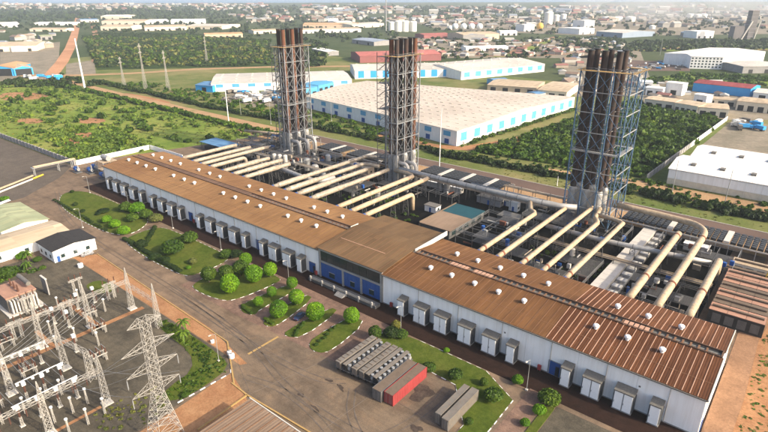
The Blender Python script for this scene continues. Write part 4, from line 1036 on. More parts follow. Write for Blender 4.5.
def container(x, y0, y1, z, label, side, top, h=2.9, wd=2.44, name='shipping_container', group=None):
    t = thing(name, label, 'container', (x,y0,z), group=group)
    MB().box(x-wd/2+.06,x+wd/2-.06,y0+.06,y1-.06,z+.14,z+h-.08).build('body', K[side], t)
    for s in (-1,1):                                       # corrugated sides
        m = MB(); n = int((y1-y0-.6)/.42); xx = x+s*(wd/2-.06)
        for k in range(n):
            a = y0+.3+k*.42; m.box(xx, xx+s*.045, a, a+.2, z+.2, z+h-.14)
        m.build('corrugation', K[side], t)['kind'] = 'stuff'
    f = MB()
    for xx in (x-wd/2,x+wd/2-.16):
        for yy in (y0,y1-.16): f.box(xx,xx+.16,yy,yy+.16,z+.02,z+h)
        f.box(xx,xx+.16,y0+.16,y1-.16,z+h-.13,z+h+.0); f.box(xx,xx+.16,y0+.16,y1-.16,z+.02,z+.16)
    f.build('frame', K[side], t)
    r = MB().box(x-wd/2+.17,x+wd/2-.17,y0+.03,y1-.03,z+h-.07,z+h-.02).build('roof', K[top], t)
    for k in (0,1):
        d = MB().box(x-wd/2+.18+k*(wd/2-.17),x-.01+k*(wd/2-.17),y0-.03,y0+.05,z+.18,z+h-.15).build('door', K[side], t)
        for q_ in (.3,.75): MB().bar((x-wd/2+.18+k*(wd/2-.17)+q_,y0-.07,z+.3),(x-wd/2+.18+k*(wd/2-.17)+q_,y0-.07,z+h-.3),.03,6).build('lock_rod', K['galv'], d)
container(207.3,-35.6,-21.2,.05,'blue grey container with brown roof beside the red one','greysteel','conttop',3.1,2.7)
container(210.3,-34.8,-21.0,.05,'bright red shipping container with brown roof','red','conttop',3.1,2.7)
container(222.9,-32.9,-20.4,.05,'narrow weathered container, left one of the pale pair by the lawn','contgrey','contgrey',3.0,1.5)
container(225.1,-33.4,-20.2,.05,'wider weathered container, right one of the pale pair by the lawn','contgrey','contgrey',3.0,1.8)

def car(x, y, rz, label, pm, name='parked_car'):
    t = thing(name, label, 'car', (x,y,.05), rz)
    prof = [(-2.15,.35),(-2.2,.75),(-1.75,.95),(-1.1,1.02),(-.55,1.48),(.75,1.5),(1.35,1.08),(2.05,.95),(2.2,.7),(2.15,.35)]
    m = MB(); n = len(prof)
    for s in (-.82,.82): m.v += [(px_, s*(.84 if pz > 1.1 else 1), pz) for px_,pz in prof]
    m.f = [tuple(range(n-1,-1,-1)), tuple(range(n,2*n))]+[(i,(i+1) % n,n+(i+1) % n,n+i) for i in range(n)]; m.m = [0]*len(m.f)
    m.build('body', pm, t, local=True)
    g = MB(); g.add([(-1.08,-.66,1.06),(-.6,-.62,1.46),(-.6,.62,1.46),(-1.08,.66,1.06)],[(0,1,2,3)]); g.v = [(a-.03,b_,c_+.02) for a,b_,c_ in g.v]; g.build('rear_window', K['carglass'], t, local=True)
    g = MB(); g.add([(.8,-.62,1.48),(1.34,-.66,1.1),(1.34,.66,1.1),(.8,.62,1.48)],[(0,1,2,3)]); g.v = [(a+.03,b_,c_+.02) for a,b_,c_ in g.v]; g.build('windscreen', K['carglass'], t, local=True)
    for s in (-1,1):
        g = MB(); yy = s*.765; g.add([(-.95,yy,1.1),(1.15,yy,1.14),(.7,s*.70,1.43),(-.5,s*.70,1.42)],[(0,1,2,3)]); g.v = [(a,b_+s*.03,c_) for a,b_,c_ in g.v]; g.build('side_window', K['carglass'], t, local=True)
        for wx in (-1.35,1.35):
            w_ = MB().tube([(wx,s*.62,.33),(wx,s*.86,.33)], .33, 12).build('wheel', K['black'], t, local=True)
            MB().tube([(wx,s*.86,.33),(wx,s*.875,.33)], .19, 10).build('rim', K['galv'], w_, local=True)
        MB().box(2.12,2.22,s*.5-.18,s*.5+.18,.66,.8).build('headlight', K['white'], t, local=True)
        MB().box(-2.23,-2.15,s*.55-.16,s*.55+.16,.7,.85).build('tail_light', K['red'], t, local=True)
    return t
car(166.6,-22.6,R(100),'dark blue car parked between the car park tree islands',K['carblue'])
car(74.2,-43.2,R(84),'dark silver car parked by the white gable wall',K['carsilver'])

# ================================================================== LAMP POSTS AND TALL MASTS
def lamp_post(x, y, h, label, r=.11, name='lamp_post', arm=True, mat='galv'):
    t = thing(name, label, 'lamp post' if arm else 'mast', (x,y,0))
    MB().bar((x,y,0),(x,y,h),r,8,r2=r*.55).build('pole', K[mat], t)
    MB().box(x-.3,x+.3,y-.3,y+.3,.0,.35).build('footing', K['offwhite'], t)
    if arm:
        MB().bar((x,y,h-.1),(x-.2,y-1.2,h+.15),.05,6).build('arm', K['galv'], t)
        MB().box(x-.38,x-.05,y-1.9,y-1.15,h+.08,h+.22).build('lamp_head', K['offwhite'], t)
    else: MB().bar((x,y,h),(x,y,h+1.5),.03,5).build('lightning_rod', K['galv'], t)
for (x,y,h,l) in ((5.5,-11,8.5,'lamp post at the far end of the first lawn'),(46.4,-32.5,8.5,'lamp post across the road from the first lawn'),(40,-9.2,8,'lamp post by the second row of air units'),
                  (76,-9.3,8,'lamp post beside the bushes of the middle lawn'),(108.9,-9.2,8,'lamp post at the edge of the middle lawn'),(147.0,-9.4,8,'lamp post near the entrance walkway'),
                  (194.2,-9,8.5,'lamp post at the corner of the lawn by the trailers'),(233.4,-9.6,9,'lamp post at the head of the brick path'),(165.3,-50.2,8.5,'lamp post on the grass corner of the substation')):
    lamp_post(x,y,h,l,.09)
for (px_,py_,top,l) in ((85,89.3,38.5,'tall white mast leaning over the meadow edge'),(228.7,122,84,'tall white mast between meadow and far left tower'),(439.3,168,108,'tall white mast behind the middle radiators'),(557,186,150,'short green post on the back road verge')):
    x,y = at(px_,py_); d = math.hypot(x-CAM[0],y-CAM[1])
    h = {85:49,228.7:28,439.3:33,557:5}[px_]
    lamp_post(x,y,h,l,{85:1.0,228.7:.38,439.3:.26,557:.2}[px_],'white_mast',False,'pole')

# ================================================================== SUBSTATION
def lattice_col(m, x, y, z0, z1, w0, w1, r=.036, n=None):
    n = n or max(3, int((z1-z0)/1.3))
    c_ = [(-1,-1),(1,-1),(1,1),(-1,1)]
    for a in c_: m.bar((x+a[0]*w0,y+a[1]*w0,z0),(x+a[0]*w1,y+a[1]*w1,z1),r*1.25,4)
    for i in range(n):
        t0, t1 = i/n, (i+1)/n; u0, u1 = w0+(w1-w0)*t0, w0+(w1-w0)*t1; a0, a1 = z0+(z1-z0)*t0, z0+(z1-z0)*t1
        for k in range(4):
            p, q = c_[k], c_[(k+1) % 4]
            m.bar((x+p[0]*u0,y+p[1]*u0,a0),(x+q[0]*u1,y+q[1]*u1,a1),r,4)
            m.bar((x+q[0]*u0,y+q[1]*u0,a0),(x+p[0]*u1,y+p[1]*u1,a1),r,4)
            m.bar((x+p[0]*u1,y+p[1]*u1,a1),(x+q[0]*u1,y+q[1]*u1,a1),r*.8,4)
def lattice_beam(m, p, q, w=.42, r=.034):
    P, Q = Vector(p), Vector(q); d = Q-P; L = d.length; d.normalize(); s = d.cross(Vector((0,0,1))).normalized()*w; u = Vector((0,0,w))
    cs = [s+u, -s+u, -s-u, s-u]
    for c_ in cs: m.bar(P+c_, Q+c_, r*1.25, 4)
    n = max(2, int(L/1.3))
    for i in range(n):
        a = P+d*(L*i/n); b = P+d*(L*(i+1)/n)
        for k in range(4):
            if i % 2: m.bar(a+cs[k], b+cs[(k+1) % 4], r, 4)
            else: m.bar(a+cs[(k+1) % 4], b+cs[k], r, 4)
def gantry(label, x, ys, h=10.2, spike=14.2, w=.75):
    t = thing('gantry', label, 'gantry', (x,ys[0],0), group='lattice gantries of the substation')
    for y in ys:
        m = MB(); lattice_col(m, x, y, 0, h, w, w*.55); c_ = m.build('column', K['lattice'], t)
        m = MB(); lattice_col(m, x, y, h, spike, w*.55, .06, n=4); m.build('spike', K['lattice'], c_)
        MB().box(x-1.1,x+1.1,y-1.1,y+1.1,0,.35).build('footing', K['offwhite'], t)
    for a,b in zip(ys, ys[1:]):
        m = MB(); lattice_beam(m,(x,a,h-.5),(x,b,h-.5)); m.build('beam', K['lattice'], t)
        for k in range(3):
            y = a+(b-a)*(k+1)/4
            s = MB(); s.bar((x,y,h-1),(x,y,h-3.2),.05,6)
            for j in range(7): s.tube([(x,y,h-1.2-j*.26),(x,y,h-1.3-j*.26)], .16, 8)
            s.build('insulator_string', K['porcelain'], t)
    return t
gantry('lattice gantry nearest the road with three spiked columns', 122.7, [-51.5,-64,-77,-89.5])
gantry('tall lattice gantry in the middle of the substation', 137.2, [-77,-89.5,-102])
gantry('lattice gantry closest to the big pylon', 158.4, [-76.5,-89,-101.5])
t = thing('gantry', 'single spiked lattice column by the road kerb', 'gantry', (138.3,-51.6,0), group='lattice gantries of the substation')
m = MB(); lattice_col(m,138.3,-51.6,0,10,.75,.42); c_ = m.build('column', K['lattice'], t); m = MB(); lattice_col(m,138.3,-51.6,10,14.4,.42,.06,n=4); m.build('spike', K['lattice'], c_)
m = MB(); lattice_beam(m,(123.6,-51.5,8.6),(137.6,-51.6,8.6),.4); m.build('beam', K['lattice'], t)
t = thing('gantry', 'inclined lattice beam linking two substation columns', 'gantry', (146,-76,0), group='lattice gantries of the substation')
m = MB(); lattice_beam(m,(138,-77,9.4),(147,-74.8,8.4),.45); m.build('beam', K['lattice'], t); m = MB(); lattice_col(m,147,-74.8,0,8.6,.8,.5); m.build('column', K['lattice'], t)
# portals
def portal(x, y, h, label):
    t = thing('bus_portal', label, 'portal', (x,y,0), group='small lattice portals in the substation')
    for s in (-1,1):
        m = MB(); lattice_col(m, x, y+s*.95, 0, h, .36, .3, .045); m.build('column', K['lattice'], t)
    m = MB(); lattice_beam(m,(x,y-2.2,h+.2),(x,y+2.2,h+.2),.25,.045); m.build('beam', K['lattice'], t)
    for k in (-1.8,0,1.8): MB().tube([(x,y+k,h+.5),(x,y+k,h+2.0)], .16, 8).build('insulator', K['porcelain'], t)
for i,(x,y) in enumerate(((111.8,-52.5),(113,-66),(113,-79.5),(101,-58),(101,-72))): portal(x,y,5.2,'small twin legged lattice portal, %s from the road side' % ORD[i])
# post equipment: instrument transformers, disconnectors
def post_eq(kind):
    if kind == 'ct':
        t = thing('instrument_transformer', 'x', 'transformer')
        m = MB(); lattice_col(m,0,0,.2,2.5,.28,.24,.04,3); m.build('stand', K['lattice'], t, local=True)
        m = MB(); m.tube([(0,0,2.5),(0,0,4.6)], .16, 8)
        for j in range(7): m.tube([(0,0,2.7+j*.27),(0,0,2.78+j*.27)], .27, 8)
        m.build('insulator', K['porcelain'], t, local=True)
        MB().box(-.42,.42,-.42,.42,4.6,5.5).build('head', K['white'], t, local=True)
        MB().box(-.5,.5,-.5,.5,0,.2).build('footing', K['offwhite'], t, local=True)
    elif kind == 'bus':
        t = thing('bus_support', 'x', 'insulator post')
        m = MB(); lattice_col(m,0,0,0,2.4,.2,.17,.035,3); m.build('stand', K['lattice'], t, local=True)
        m = MB(); m.tube([(0,0,2.4),(0,0,4.2)], .13, 8)
        for j in range(6): m.tube([(0,0,2.6+j*.27),(0,0,2.68+j*.27)], .24, 8)
        m.build('insulator', K['lattice'], t, local=True)
        MB().tube([(0,0,4.2),(0,0,4.5)], .34, 10).build('cap', K['white'], t, local=True)
    else:
        t = thing('disconnector', 'x', 'switch')
        for yy in (-1.5,0,1.5):
            for xx in (-.9,.9):
                m = MB(); m.bar((xx,yy,2.3),(xx,yy,3.9),.13,8); m.tube([(xx,yy,2.7),(xx,yy,2.8)], .25, 8); m.tube([(xx,yy,3.2),(xx,yy,3.3)], .25, 8)
                m.build('insulator', K['porcelain'], t, local=True)
            MB().bar((-1.2,yy,4.0),(1.2,yy,4.0),.07,6).build('blade', K['galv'], t, local=True)
        m = MB()
        for xx in (-.9,.9):
            lattice_col(m,xx,-1.4,0,2.1,.22,.2,.035,2); lattice_col(m,xx,1.4,0,2.1,.22,.2,.035,2); m.box(xx-.12,xx+.12,-1.9,1.9,2.1,2.3)
        m.build('frame', K['lattice'], t, local=True)
    return t
spots = {'ct': [(110,-57),(110,-62),(113,-70),(130,-80),(130,-84),(130,-88),(143,-80),(143,-84),(143,-88),(151,-80),(151,-84),(151,-88),(151,-92),(132,-72),(118,-68)],
         'bus': [(106,-60),(106,-66),(118,-57.5),(118,-73),(127,-70),(127,-75),(134,-67),(147,-82),(147,-86),(147,-90),(155,-79.5),(155.5,-83),(155.5,-87),(161.5,-78.5),(162,-82.5),(162,-86.5),(164,-90)],
         'dis': [(107,-71),(115,-83),(128,-92),(133,-84),(133,-96),(118,-62),(140,-94),(146,-96),(152,-98),(141,-70),(128,-64)]}
nm = {'ct': 'square headed instrument transformer', 'bus': 'white bus post insulator', 'dis': 'three pole disconnector switch'}
for kd, ps in spots.items():
    p0 = post_eq(kd)
    for i,(x,y) in enumerate(sorted(ps)):
        o = p0 if i == 0 else clone(p0, (x,y,.05))
        o.location = (x,y,.05); o['label'] = '%s, %s counted from the far side of the substation' % (nm[kd], ORD[i]); o['group'] = {'ct':'instrument transformers','bus':'bus post insulators','dis':'disconnector switches'}[kd]
def busbar(a, b, label):
    t = thing('busbar', label, 'busbar', (a[0],a[1],0), group='white tubular busbars')
    MB().bar(a, b, .13, 8).build('tube', K['white'], t)
    for k in range(4):
        p = Vector(a).lerp(Vector(b), (k+.1)/3.2); MB().box(p.x-.28,p.x+.28,p.y-.28,p.y+.28,p.z-.7,p.z-.1).build('clamp', K['white'], t)
busbar((151,-79,5.9),(151,-93,5.9),'white tubular busbar nearest the pylon'); busbar((143,-79,5.9),(143,-89.5,5.9),'white tubular busbar in the middle rows'); busbar((130,-78,5.9),(130,-90,5.9),'white tubular busbar towards the road')
# overhead wires between gantries
for i,(a,b) in enumerate([((122.7,-54.6-k*3.1,9),(137.2,-80-k*2.6,9)) for k in range(8)]+[((137.2,-80-k*2.7,9),(158.4,-79.5-k*2.7,9)) for k in range(7)]+[((158.4,-79+s*3-k*3,9.2),(178.4,-73.2+s*5.4,14+k*4.8)) for s in (-1,1) for k in range(3)]):
    m = MB(); pts = [tuple(Vector(a).lerp(Vector(b),k/8)-Vector((0,0,1.1*4*(k/8)*(1-k/8)))) for k in range(9)]
    tag(m.tube(pts,.035,5).build('overhead_wire', K['galv']), 'sagging bare conductor, %s of those strung %s' % ((ORD[i],'between the road side gantries') if i < 8 else (ORD[i-8],'to the gantry near the pylon') if i < 15 else (ORD[i-15],'up to the pylon arms')), 'wire', 'overhead conductors')
# power transformer with fins and fire wall
TX0 = len(bpy.data.objects)
t = thing('power_transformer', 'large grey power transformer with rusty top and cooling fins', 'transformer', (90,-79,0))
MB().box(84.5,95,-83,-75,.4,5.2).build('tank', K['contgrey'], t); MB().box(84.3,95.2,-83.2,-74.8,5.2,5.6).build('cover', K['rustroof'], t)
for k in range(9): MB().box(95.2,96.8,-82.6+k*.85,-82.2+k*.85,.8,4.8).build('cooling_fin', K['offwhite'], t)
for k in range(3):
    m = MB(); x = 87+k*3
    m.tube([(x,-79,5.6),(x,-79,8.0)], [.3,.14], 8)
    for j in range(6): m.tube([(x,-79,5.8+j*.33),(x,-79,5.9+j*.33)], .38-.03*j, 8)
    m.build('bushing', K['porcelain'], t)
MB().tube([(85.5,-76,7.2),(93.5,-76,7.2)], .7, 12).build('conservator', K['unitgrey'], t)
MB().box(84,97.2,-84,-74,.02,.38).build('plinth', K['offwhite'], t)
t.location = (*at(19,304),0)
fx,fy = at(47,293); t = thing('fire_wall', 'grey concrete fire wall beside the power transformer', 'wall', (fx,fy,0))
for k in range(2): MB().box(fx-2+k*2.05,fx+k*2.05,fy-.2,fy+.2,.02,5.6).build('panel', K['greywall'], t)
MB().box(fx-2.1,fx+2.15,fy-.3,fy+.3,5.6,5.85).build('coping', K['offwhite'], t)
# the big transmission pylon
def pylon(x, y, h, label, base=3.6, arms=((.62,6.2),(.76,5.4),(.90,4.6)), r=.1, mat='lattice', rz=0, name='transmission_pylon', seg=7, waist=.56, wtop=.28):
    t = thing(name, label, 'pylon', (x,y,0), rz)
    m = MB(); z1 = h*waist; lattice_col(m,0,0,0,z1,base,max(wtop,base*.34),r,n=seg); m.build('body', K[mat], t, local=True)
    m = MB(); lattice_col(m,0,0,z1,h,max(wtop,base*.34),wtop,r*.8,n=seg+3); m.build('mast', K[mat], t, local=True)
    for (f,l) in arms:
        z = h*f; wv = max(wtop,base*.34)*(1-(f-waist)/(1-waist))+wtop*((f-waist)/(1-waist))
        for s in (-1,1):
            a = MB()
            tip = (0,s*l,z+.3)
            for dx in (-wv,wv):
                a.bar((dx,s*wv,z),tip,r*.9,4); a.bar((dx,s*wv,z+1.5),tip,r*.9,4)
            n = 4
            for k in range(n):
                u = k/n; v_ = (k+1)/n
                for dx in (-1,1):
                    a.bar((dx*wv*(1-u),s*(wv+(l-wv)*u),z+.3*u),(dx*wv*(1-v_),s*(wv+(l-wv)*v_),z+1.5-1.2*v_),r*.6,4)
                    a.bar((dx*wv*(1-u),s*(wv+(l-wv)*u),z+1.5-1.2*u),(dx*wv*(1-v_),s*(wv+(l-wv)*v_),z+.3*v_),r*.5,4)
            a.build('cross_arm', K[mat], t, local=True)
        if h > 29 and r < .1 and f < .7:
            for s in (-1,1):
                b_ = MB(); b_.bar((0,s*l,z+.2),(0,s*l,z-2.2),.05,6)
                for j in range(8): b_.tube([(0,s*l,z-.2-j*.24),(0,s*l,z-.3-j*.24)], .12, 8)
                b_.build('insulator_string', K['galv'], t, local=True)
    return t
pylon(178.4,-73.2,30,'large pale lattice transmission pylon standing in front of the substation', base=2.9, r=.042, waist=.40, arms=((.43,5.3),(.60,5.6),(.77,5.8),(.955,3.6)), wtop=.8)

# ================================================================== BUILDINGS LEFT OF THE SUBSTATION
def house(label, x0, x1, y0, y1, h, rise, wall, roof, ridge='y', over=.5, cat='building', name='site_building', wins=3, doors=1):
    t = thing(name, label, cat, ((x0+x1)/2,(y0+y1)/2,0))
    w_ = MB(); cx, cy = (x0+x1)/2, (y0+y1)/2
    if ridge == 'y': prof = [(x0,.05),(x1,.05),(x1,h),(cx,h+rise),(x0,h)]; vs = [(a,y0,z) for a,z in prof]+[(a,y1,z) for a,z in prof]
    else: prof = [(y0,.05),(y1,.05),(y1,h),(cy,h+rise),(y0,h)]; vs = [(x0,a,z) for a,z in prof]+[(x1,a,z) for a,z in prof]
    w_.add(vs, [(0,1,2,3,4),(9,8,7,6,5)]+[(i,5+i,5+(i+1) % 5,(i+1) % 5) for i in range(5)]); w_.build('wall', K[wall], t)
    rf = MB(); sl = rise/((x1-x0)/2 if ridge == 'y' else (y1-y0)/2)
    for s in (-1,1):
        if ridge == 'y':
            a = [(cx,y0-over,h+rise+.02),(cx,y1+over,h+rise+.02),(cx+s*((x1-x0)/2+over),y1+over,h-over*sl+.02),(cx+s*((x1-x0)/2+over),y0-over,h-over*sl+.02)]
        else:
            a = [(x0-over,cy,h+rise+.02),(x1+over,cy,h+rise+.02),(x1+over,cy+s*((y1-y0)/2+over),h-over*sl+.02),(x0-over,cy+s*((y1-y0)/2+over),h-over*sl+.02)]
        rf.add(a+[(p,q,z+.16) for p,q,z in a], [(3,2,1,0),(4,5,6,7),(0,1,5,4),(1,2,6,5),(2,3,7,6),(3,0,4,7)])
    rf.build('roof', RF[roof] if roof in RF else K[roof], t)
    for i in range(wins):
        y = y0+(y1-y0)*(i+.7)/(wins+.4)
        wn = MB().box(x1+.01,x1+.08,y-.7,y+.7,1.2,2.5).build('window', K['glass'], t); MB().box(x1+.02,x1+.16,y-.85,y+.85,1.02,1.18).build('sill', K['offwhite'], wn)
        MB().box(x0+(x1-x0)*(i+.6)/(wins+.3)-.6,x0+(x1-x0)*(i+.6)/(wins+.3)+.6,y0-.08,y0-.01,1.2,2.5).build('window', K['glass'], t)
    for i in range(doors): MB().box(x1+.01,x1+.09,y0+1.0+i*4,y0+2.0+i*4,.06,2.3).build('door', K['blue'], t)
    return t
house('white walled workshop with black roof beside the substation', 58.5,71.6,-53.4,-38.4,4.6,.9,'wall2','blackroof','x')
house('long tan roofed store left of the black roofed workshop', 39.5,56.0,-72,-41.2,4.0,1.0,'wall2','tan','y')
house('pale green roofed office at the left edge', 5.5,35.5,-58,-41.0,3.8,1.3,'wall2','green','x')
t = thing('roof_ridge_strip','white translucent strip panel lying on the green roof','roof panel',(30,-50,4.2))
MB().box(26.5,29.0,-57.5,-50.2,0,.06).build('sheet', K['white'], t); t_ = t.children[0]
t_.data.transform(Matrix.Translation((0,0,0))); t_.data.vertices.foreach_set('co',[c for v in t_.data.vertices for c in (v.co.x, v.co.y, v.co.z+4.2+(v.co.y+50+8)*1.3/8.5+.02)]); t_.location = (0,0,0)
# boundary wall, white wall, pipe bridge, fuel skid at the far end of the hall
t = thing('boundary_wall', 'grey block boundary wall along the concrete yard', 'wall', (-100,3,0))
for k in range(22): MB().box(-158+k*5.0,-158+k*5.0+4.94,2.2+.12*k,2.55+.12*k,0,3.0).build('panel', K['greywall'], t)
for k in range(23): MB().box(-158.25+k*5.0,-157.8+k*5.0,1.95+.12*k,2.75+.12*k,0,3.2).build('pillar', K['greywall'], t)
t = thing('white_wall', 'white boundary wall behind the far end of the hall', 'wall', (-45,25,0))
for k in range(9): MB().box(-47.5,-47.2,5.5+k*4.9,5.5+k*4.9+4.84,0,2.8).build('panel', K['wall2'], t)
for k in range(6): MB().box(-46.9+k*6,-41+k*6,49.8,50.1,0,2.8).build('panel', K['wall2'], t)
t = thing('pipe_bridge', 'pinkish pipe bridge over the road at the far end', 'pipe bridge', (-40,-16,0))
for (x,y) in ((-44,-17),(-44,-5),(-44,2)):
    for s in (-1,1): MB().bar((x+s*1.0,y,0),(x+s*1.0,y,4.6),.2).build('post', K['galv'], t)
for k in range(4): MB().tube([(-44.9+k*.6,-17,4.9),(-44.9+k*.6,4,4.9)], .24, 8).build('pipe', K['duct'], t)
MB().box(-45.4,-42.6,-18,4,4.4,4.62).build('deck', K['galv'], t)
t = thing('pipe_run', 'low pipe run with yellow guard along the road end', 'pipes', (-30,-30,0))
for k in range(4): MB().tube([(-43.4+k*.5,-18.4,1.0),(-39+k*.5,-26,1.0),(-25+k*.6,-52,1.0)], .22, 8).build('pipe', K['duct'], t)
MB().tube([(-38,-20.5,.5),(-27,-41,.5)], .45, 10).build('casing', K['offwhite'], t); MB().tube([(-41.5,-14,.6),(-38.2,-20.2,.6)], .42, 10).build('guard', K['yellow'], t)
t = thing('fuel_skid', 'rusty fuel treatment frame with tank beside the hall end', 'plant skid', (-17,10,0))
for x in (-21,-14):
    for y in (6,13):
        MB().bar((x,y,0),(x,y,7.5),.18).build('post', K['galv'], t)
for z in (3,7.4): MB().box(-21.4,-13.6,5.6,13.4,z,z+.2).build('deck', K['duct'], t)
MB().tube([(-20.5,9.5,9.1),(-14.5,9.5,9.1)], 1.4, 14).build('tank', K['ductgrey'], t)
for k in range(4): MB().tube([(-20+k*1.7,8,.2),(-20+k*1.7,8,2.8)], .6, 10).build('filter', K['duct'], t)
for i,(x,y) in enumerate(((-12,4),(-26,4),(-30,8),(-24,12),(-10,16),(-33,0))): pump(x,y,1.5,'dark pump block, %s near the fuel treatment frame' % ORD[i])
# canopy at the bottom edge
t = thing('canopy', 'brown sheet roofed canopy at the bottom edge', 'canopy', (205,-70,0))
for k in range(5): MB().box(188.5+k*9.6,188.5+k*9.6+9.5,-84,-57.7,4.9+.0,5.12).build('roof_sheet', RF['canopy'], t)
q = MB()
for k in range(23): q.box(189.4+k*2.05,189.55+k*2.05,-83.9,-57.8,5.13,5.2)
q.build('rib', RF['rib2'], t)['kind'] = 'stuff'
MB().box(188.2,236.8,-57.65,-57.4,4.7,5.2).build('fascia', K['offwhite'], t)
for x in (190,200,210,220,230):
    for y in (-59,-70,-82): MB().bar((x,y,0),(x,y,4.9),.15,6).build('post', K['greysteel'], t)
# drums and blocks on the verge
def drum(x, y, s, label):
    t = thing('water_drum', label, 'drum', (x,y,.08)); MB().tube([(0,0,0),(0,0,1.1*s),(0,0,1.3*s)],[.75*s,.75*s,.2*s],12).build('body', K['white'], t, local=True)
    MB().tube([(0,0,1.3*s),(0,0,1.42*s)],.22*s,8).build('cap', K['unitgrey'], t, local=True)
drum(166.8,-47.2,1.0,'white plastic drum at the road corner of the verge'); drum(165.0,-46.6,.8,'smaller white drum lying next to the corner drum'); drum(157,-46.4,.7,'white drum on the verge beside the palms'); drum(82,-49,1.2,'white drum on bare soil near the silver car')
# ================================================================== WAREHOUSES AND FACTORIES AROUND
def shed(label, A, B, depth, h, wall, roof, rise=None, ridge='AB', cat='warehouse', name='warehouse', panels=None, pcol='skyblue', doors=0, px=True, wall_side=None, group=None, over=.4, z0=0.0, vents=0, ribs=0):
    """A, B: the two front corners as seen (left, right); depth runs away from the viewer"""
    if px: A, B = at(*A), at(*B)
    wd = math.hypot(B[0]-A[0], B[1]-A[1]); rz = math.atan2(B[1]-A[1], B[0]-A[0])
    t = thing(name, label, cat, (A[0],A[1],z0), rz, group)
    rise = .05*(depth if ridge == 'AB' else wd) if rise is None else rise
    w_ = MB(); D = depth
    if ridge == 'AB': prof = [(0,0),(D,0),(D,h),(D/2,h+rise),(0,h)]; vs = [(0,a,z) for a,z in prof]+[(wd,a,z) for a,z in prof]
    else: prof = [(0,0),(wd,0),(wd,h),(wd/2,h+rise),(0,h)]; vs = [(a,0,z) for a,z in prof]+[(a,D,z) for a,z in prof]
    w_.add(vs, [(4,3,2,1,0),(5,6,7,8,9)]+[((i+1) % 5,5+(i+1) % 5,5+i,i) for i in range(5)]); w_.build('wall', K[wall], t, local=True)
    rf = MB(); n = 2
    for s in (-1,1):
        if ridge == 'AB':
            sl = rise/(D/2); y1 = D/2+s*(D/2+over); a = [(-over,D/2,h+rise+.03),(wd+over,D/2,h+rise+.03),(wd+over,y1,h-over*sl+.03),(-over,y1,h-over*sl+.03)]
        else:
            sl = rise/(wd/2); x1 = wd/2+s*(wd/2+over); a = [(wd/2,-over,h+rise+.03),(wd/2,D+over,h+rise+.03),(x1,D+over,h-over*sl+.03),(x1,-over,h-over*sl+.03)]
        if s < 0: a = a[::-1]
        if ridge != 'AB': a = a[::-1]
        rf.add(a+[(p,q,z+.2) for p,q,z in a], [(0,1,2,3),(7,6,5,4),(4,5,1,0),(5,6,2,1),(6,7,3,2),(7,4,0,3)])
    r = rf.build('roof', RF[roof] if roof in RF else K[roof], t, local=True)
    if vents:
        m = MB(); k = int(max(2, wd/vents)); kk = int(max(2, D/vents))
        for i in range(k):
            for j in range(kk):
                x = wd*(i+.5)/k; y = D*(j+.5)/kk
                z = h+rise*(1-abs(y-D/2)/(D/2) if ridge == 'AB' else 1-abs(x-wd/2)/(wd/2))+.2
                m.box(x-.9,x+.9,y-.5,y+.5,z,z+.55)
        m.build('skylight', K['rooflight'], r, local=True)['kind'] = 'stuff'
    if panels:
        k, z0_, z1_, frac = panels
        for i in range(k):
            x = wd*(i+.5)/k; hw = wd/k*frac/2
            MB().box(x-hw,x+hw,-.12,-.01,z0_,z1_).build('panel', K[pcol], t, local=True)
    for i in range(doors):
        x = wd*(i+.5)/doors; hw = min(2.6, wd/doors*.3)
        MB().box(x-hw,x+hw,-.1,-.01,.1,min(4.5,h*.7)).build('door', K['void'], t, local=True)
    return t, wd
# the huge cream roofed warehouse: irregular plan
A, B, C, D = (-69,203), (97,175.5), (108,341), (-85,300)
bw = thing('large_warehouse', 'huge warehouse with cream roof and sky blue wall panels behind the back road', 'warehouse', (96,176,0))
hh = 10.0; top = hh+2.4
MB().prism([A,B,C,D],.05,hh).build('wall', K['wall2'], bw)
ctr1 = ((A[0]+D[0])/2,(A[1]+D[1])/2); ctr2 = ((B[0]+C[0])/2,(B[1]+C[1])/2)
rf = MB()
rf.add([(A[0]-.5,A[1]-.6,hh),(B[0]+.5,B[1]-.6,hh),(*ctr2,top),(*ctr1,top)],[(0,1,2,3)]); rf.add([(D[0]-.5,D[1]+.6,hh),(*ctr1,top),(*ctr2,top),(C[0]+.5,C[1]+.6,hh)],[(0,1,2,3)])
rf.add([(A[0],A[1],hh),(*ctr1,top),(D[0],D[1],hh)],[(0,1,2)]); rf.add([(B[0],B[1],hh),(C[0],C[1],hh),(*ctr2,top)],[(0,1,2)])
rf = rf.build('roof', RF['cream'], bw)
m = MB()
for i in range(22):
    for j in range(16):
        u, v_ = (i+.5)/22, (j+.5)/16
        p = Vector(A).lerp(Vector(B),u).lerp(Vector(D).lerp(Vector(C),u),v_); z = hh+2.4*(1-abs(v_-.5)*2)
        m.box(p.x-1.3,p.x+1.3,p.y-.3,p.y+.3,z-.2,z+.22)
m.build('roof_light', K['rooflight'], rf)['kind'] = 'stuff'
def wall_panels(t, P, Q, n, z0_, z1_, frac, mat, out, skip=()):
    d = Vector(Q)-Vector(P); L = d.length; ang = math.atan2(d.y,d.x)
    for i in range(n):
        if i in skip: continue
        c_ = Vector(P).lerp(Vector(Q),(i+.5)/n); w2 = L/n*frac/2
        q = MB().box(c_.x-w2,c_.x+w2,c_.y+(-.14 if out < 0 else .0),c_.y+(.0 if out < 0 else .14),z0_,z1_).rot(ang,(c_.x,c_.y))
        q.build('panel', K[mat], t)
wall_panels(bw, B, C, 11, 2.6, 8.2, .45, 'skyblue', -1)
wall_panels(bw, A, B, 10, 5.5, 8.6, .36, 'skyblue', -1)
wall_panels(bw, A, B, 10, .4, 3.6, .22, 'blue', -1)
wall_panels(bw, (B[0]+.3,B[1]), (C[0]+.3,C[1]), 11, .1, 2.0, .12, 'greywall', -1)
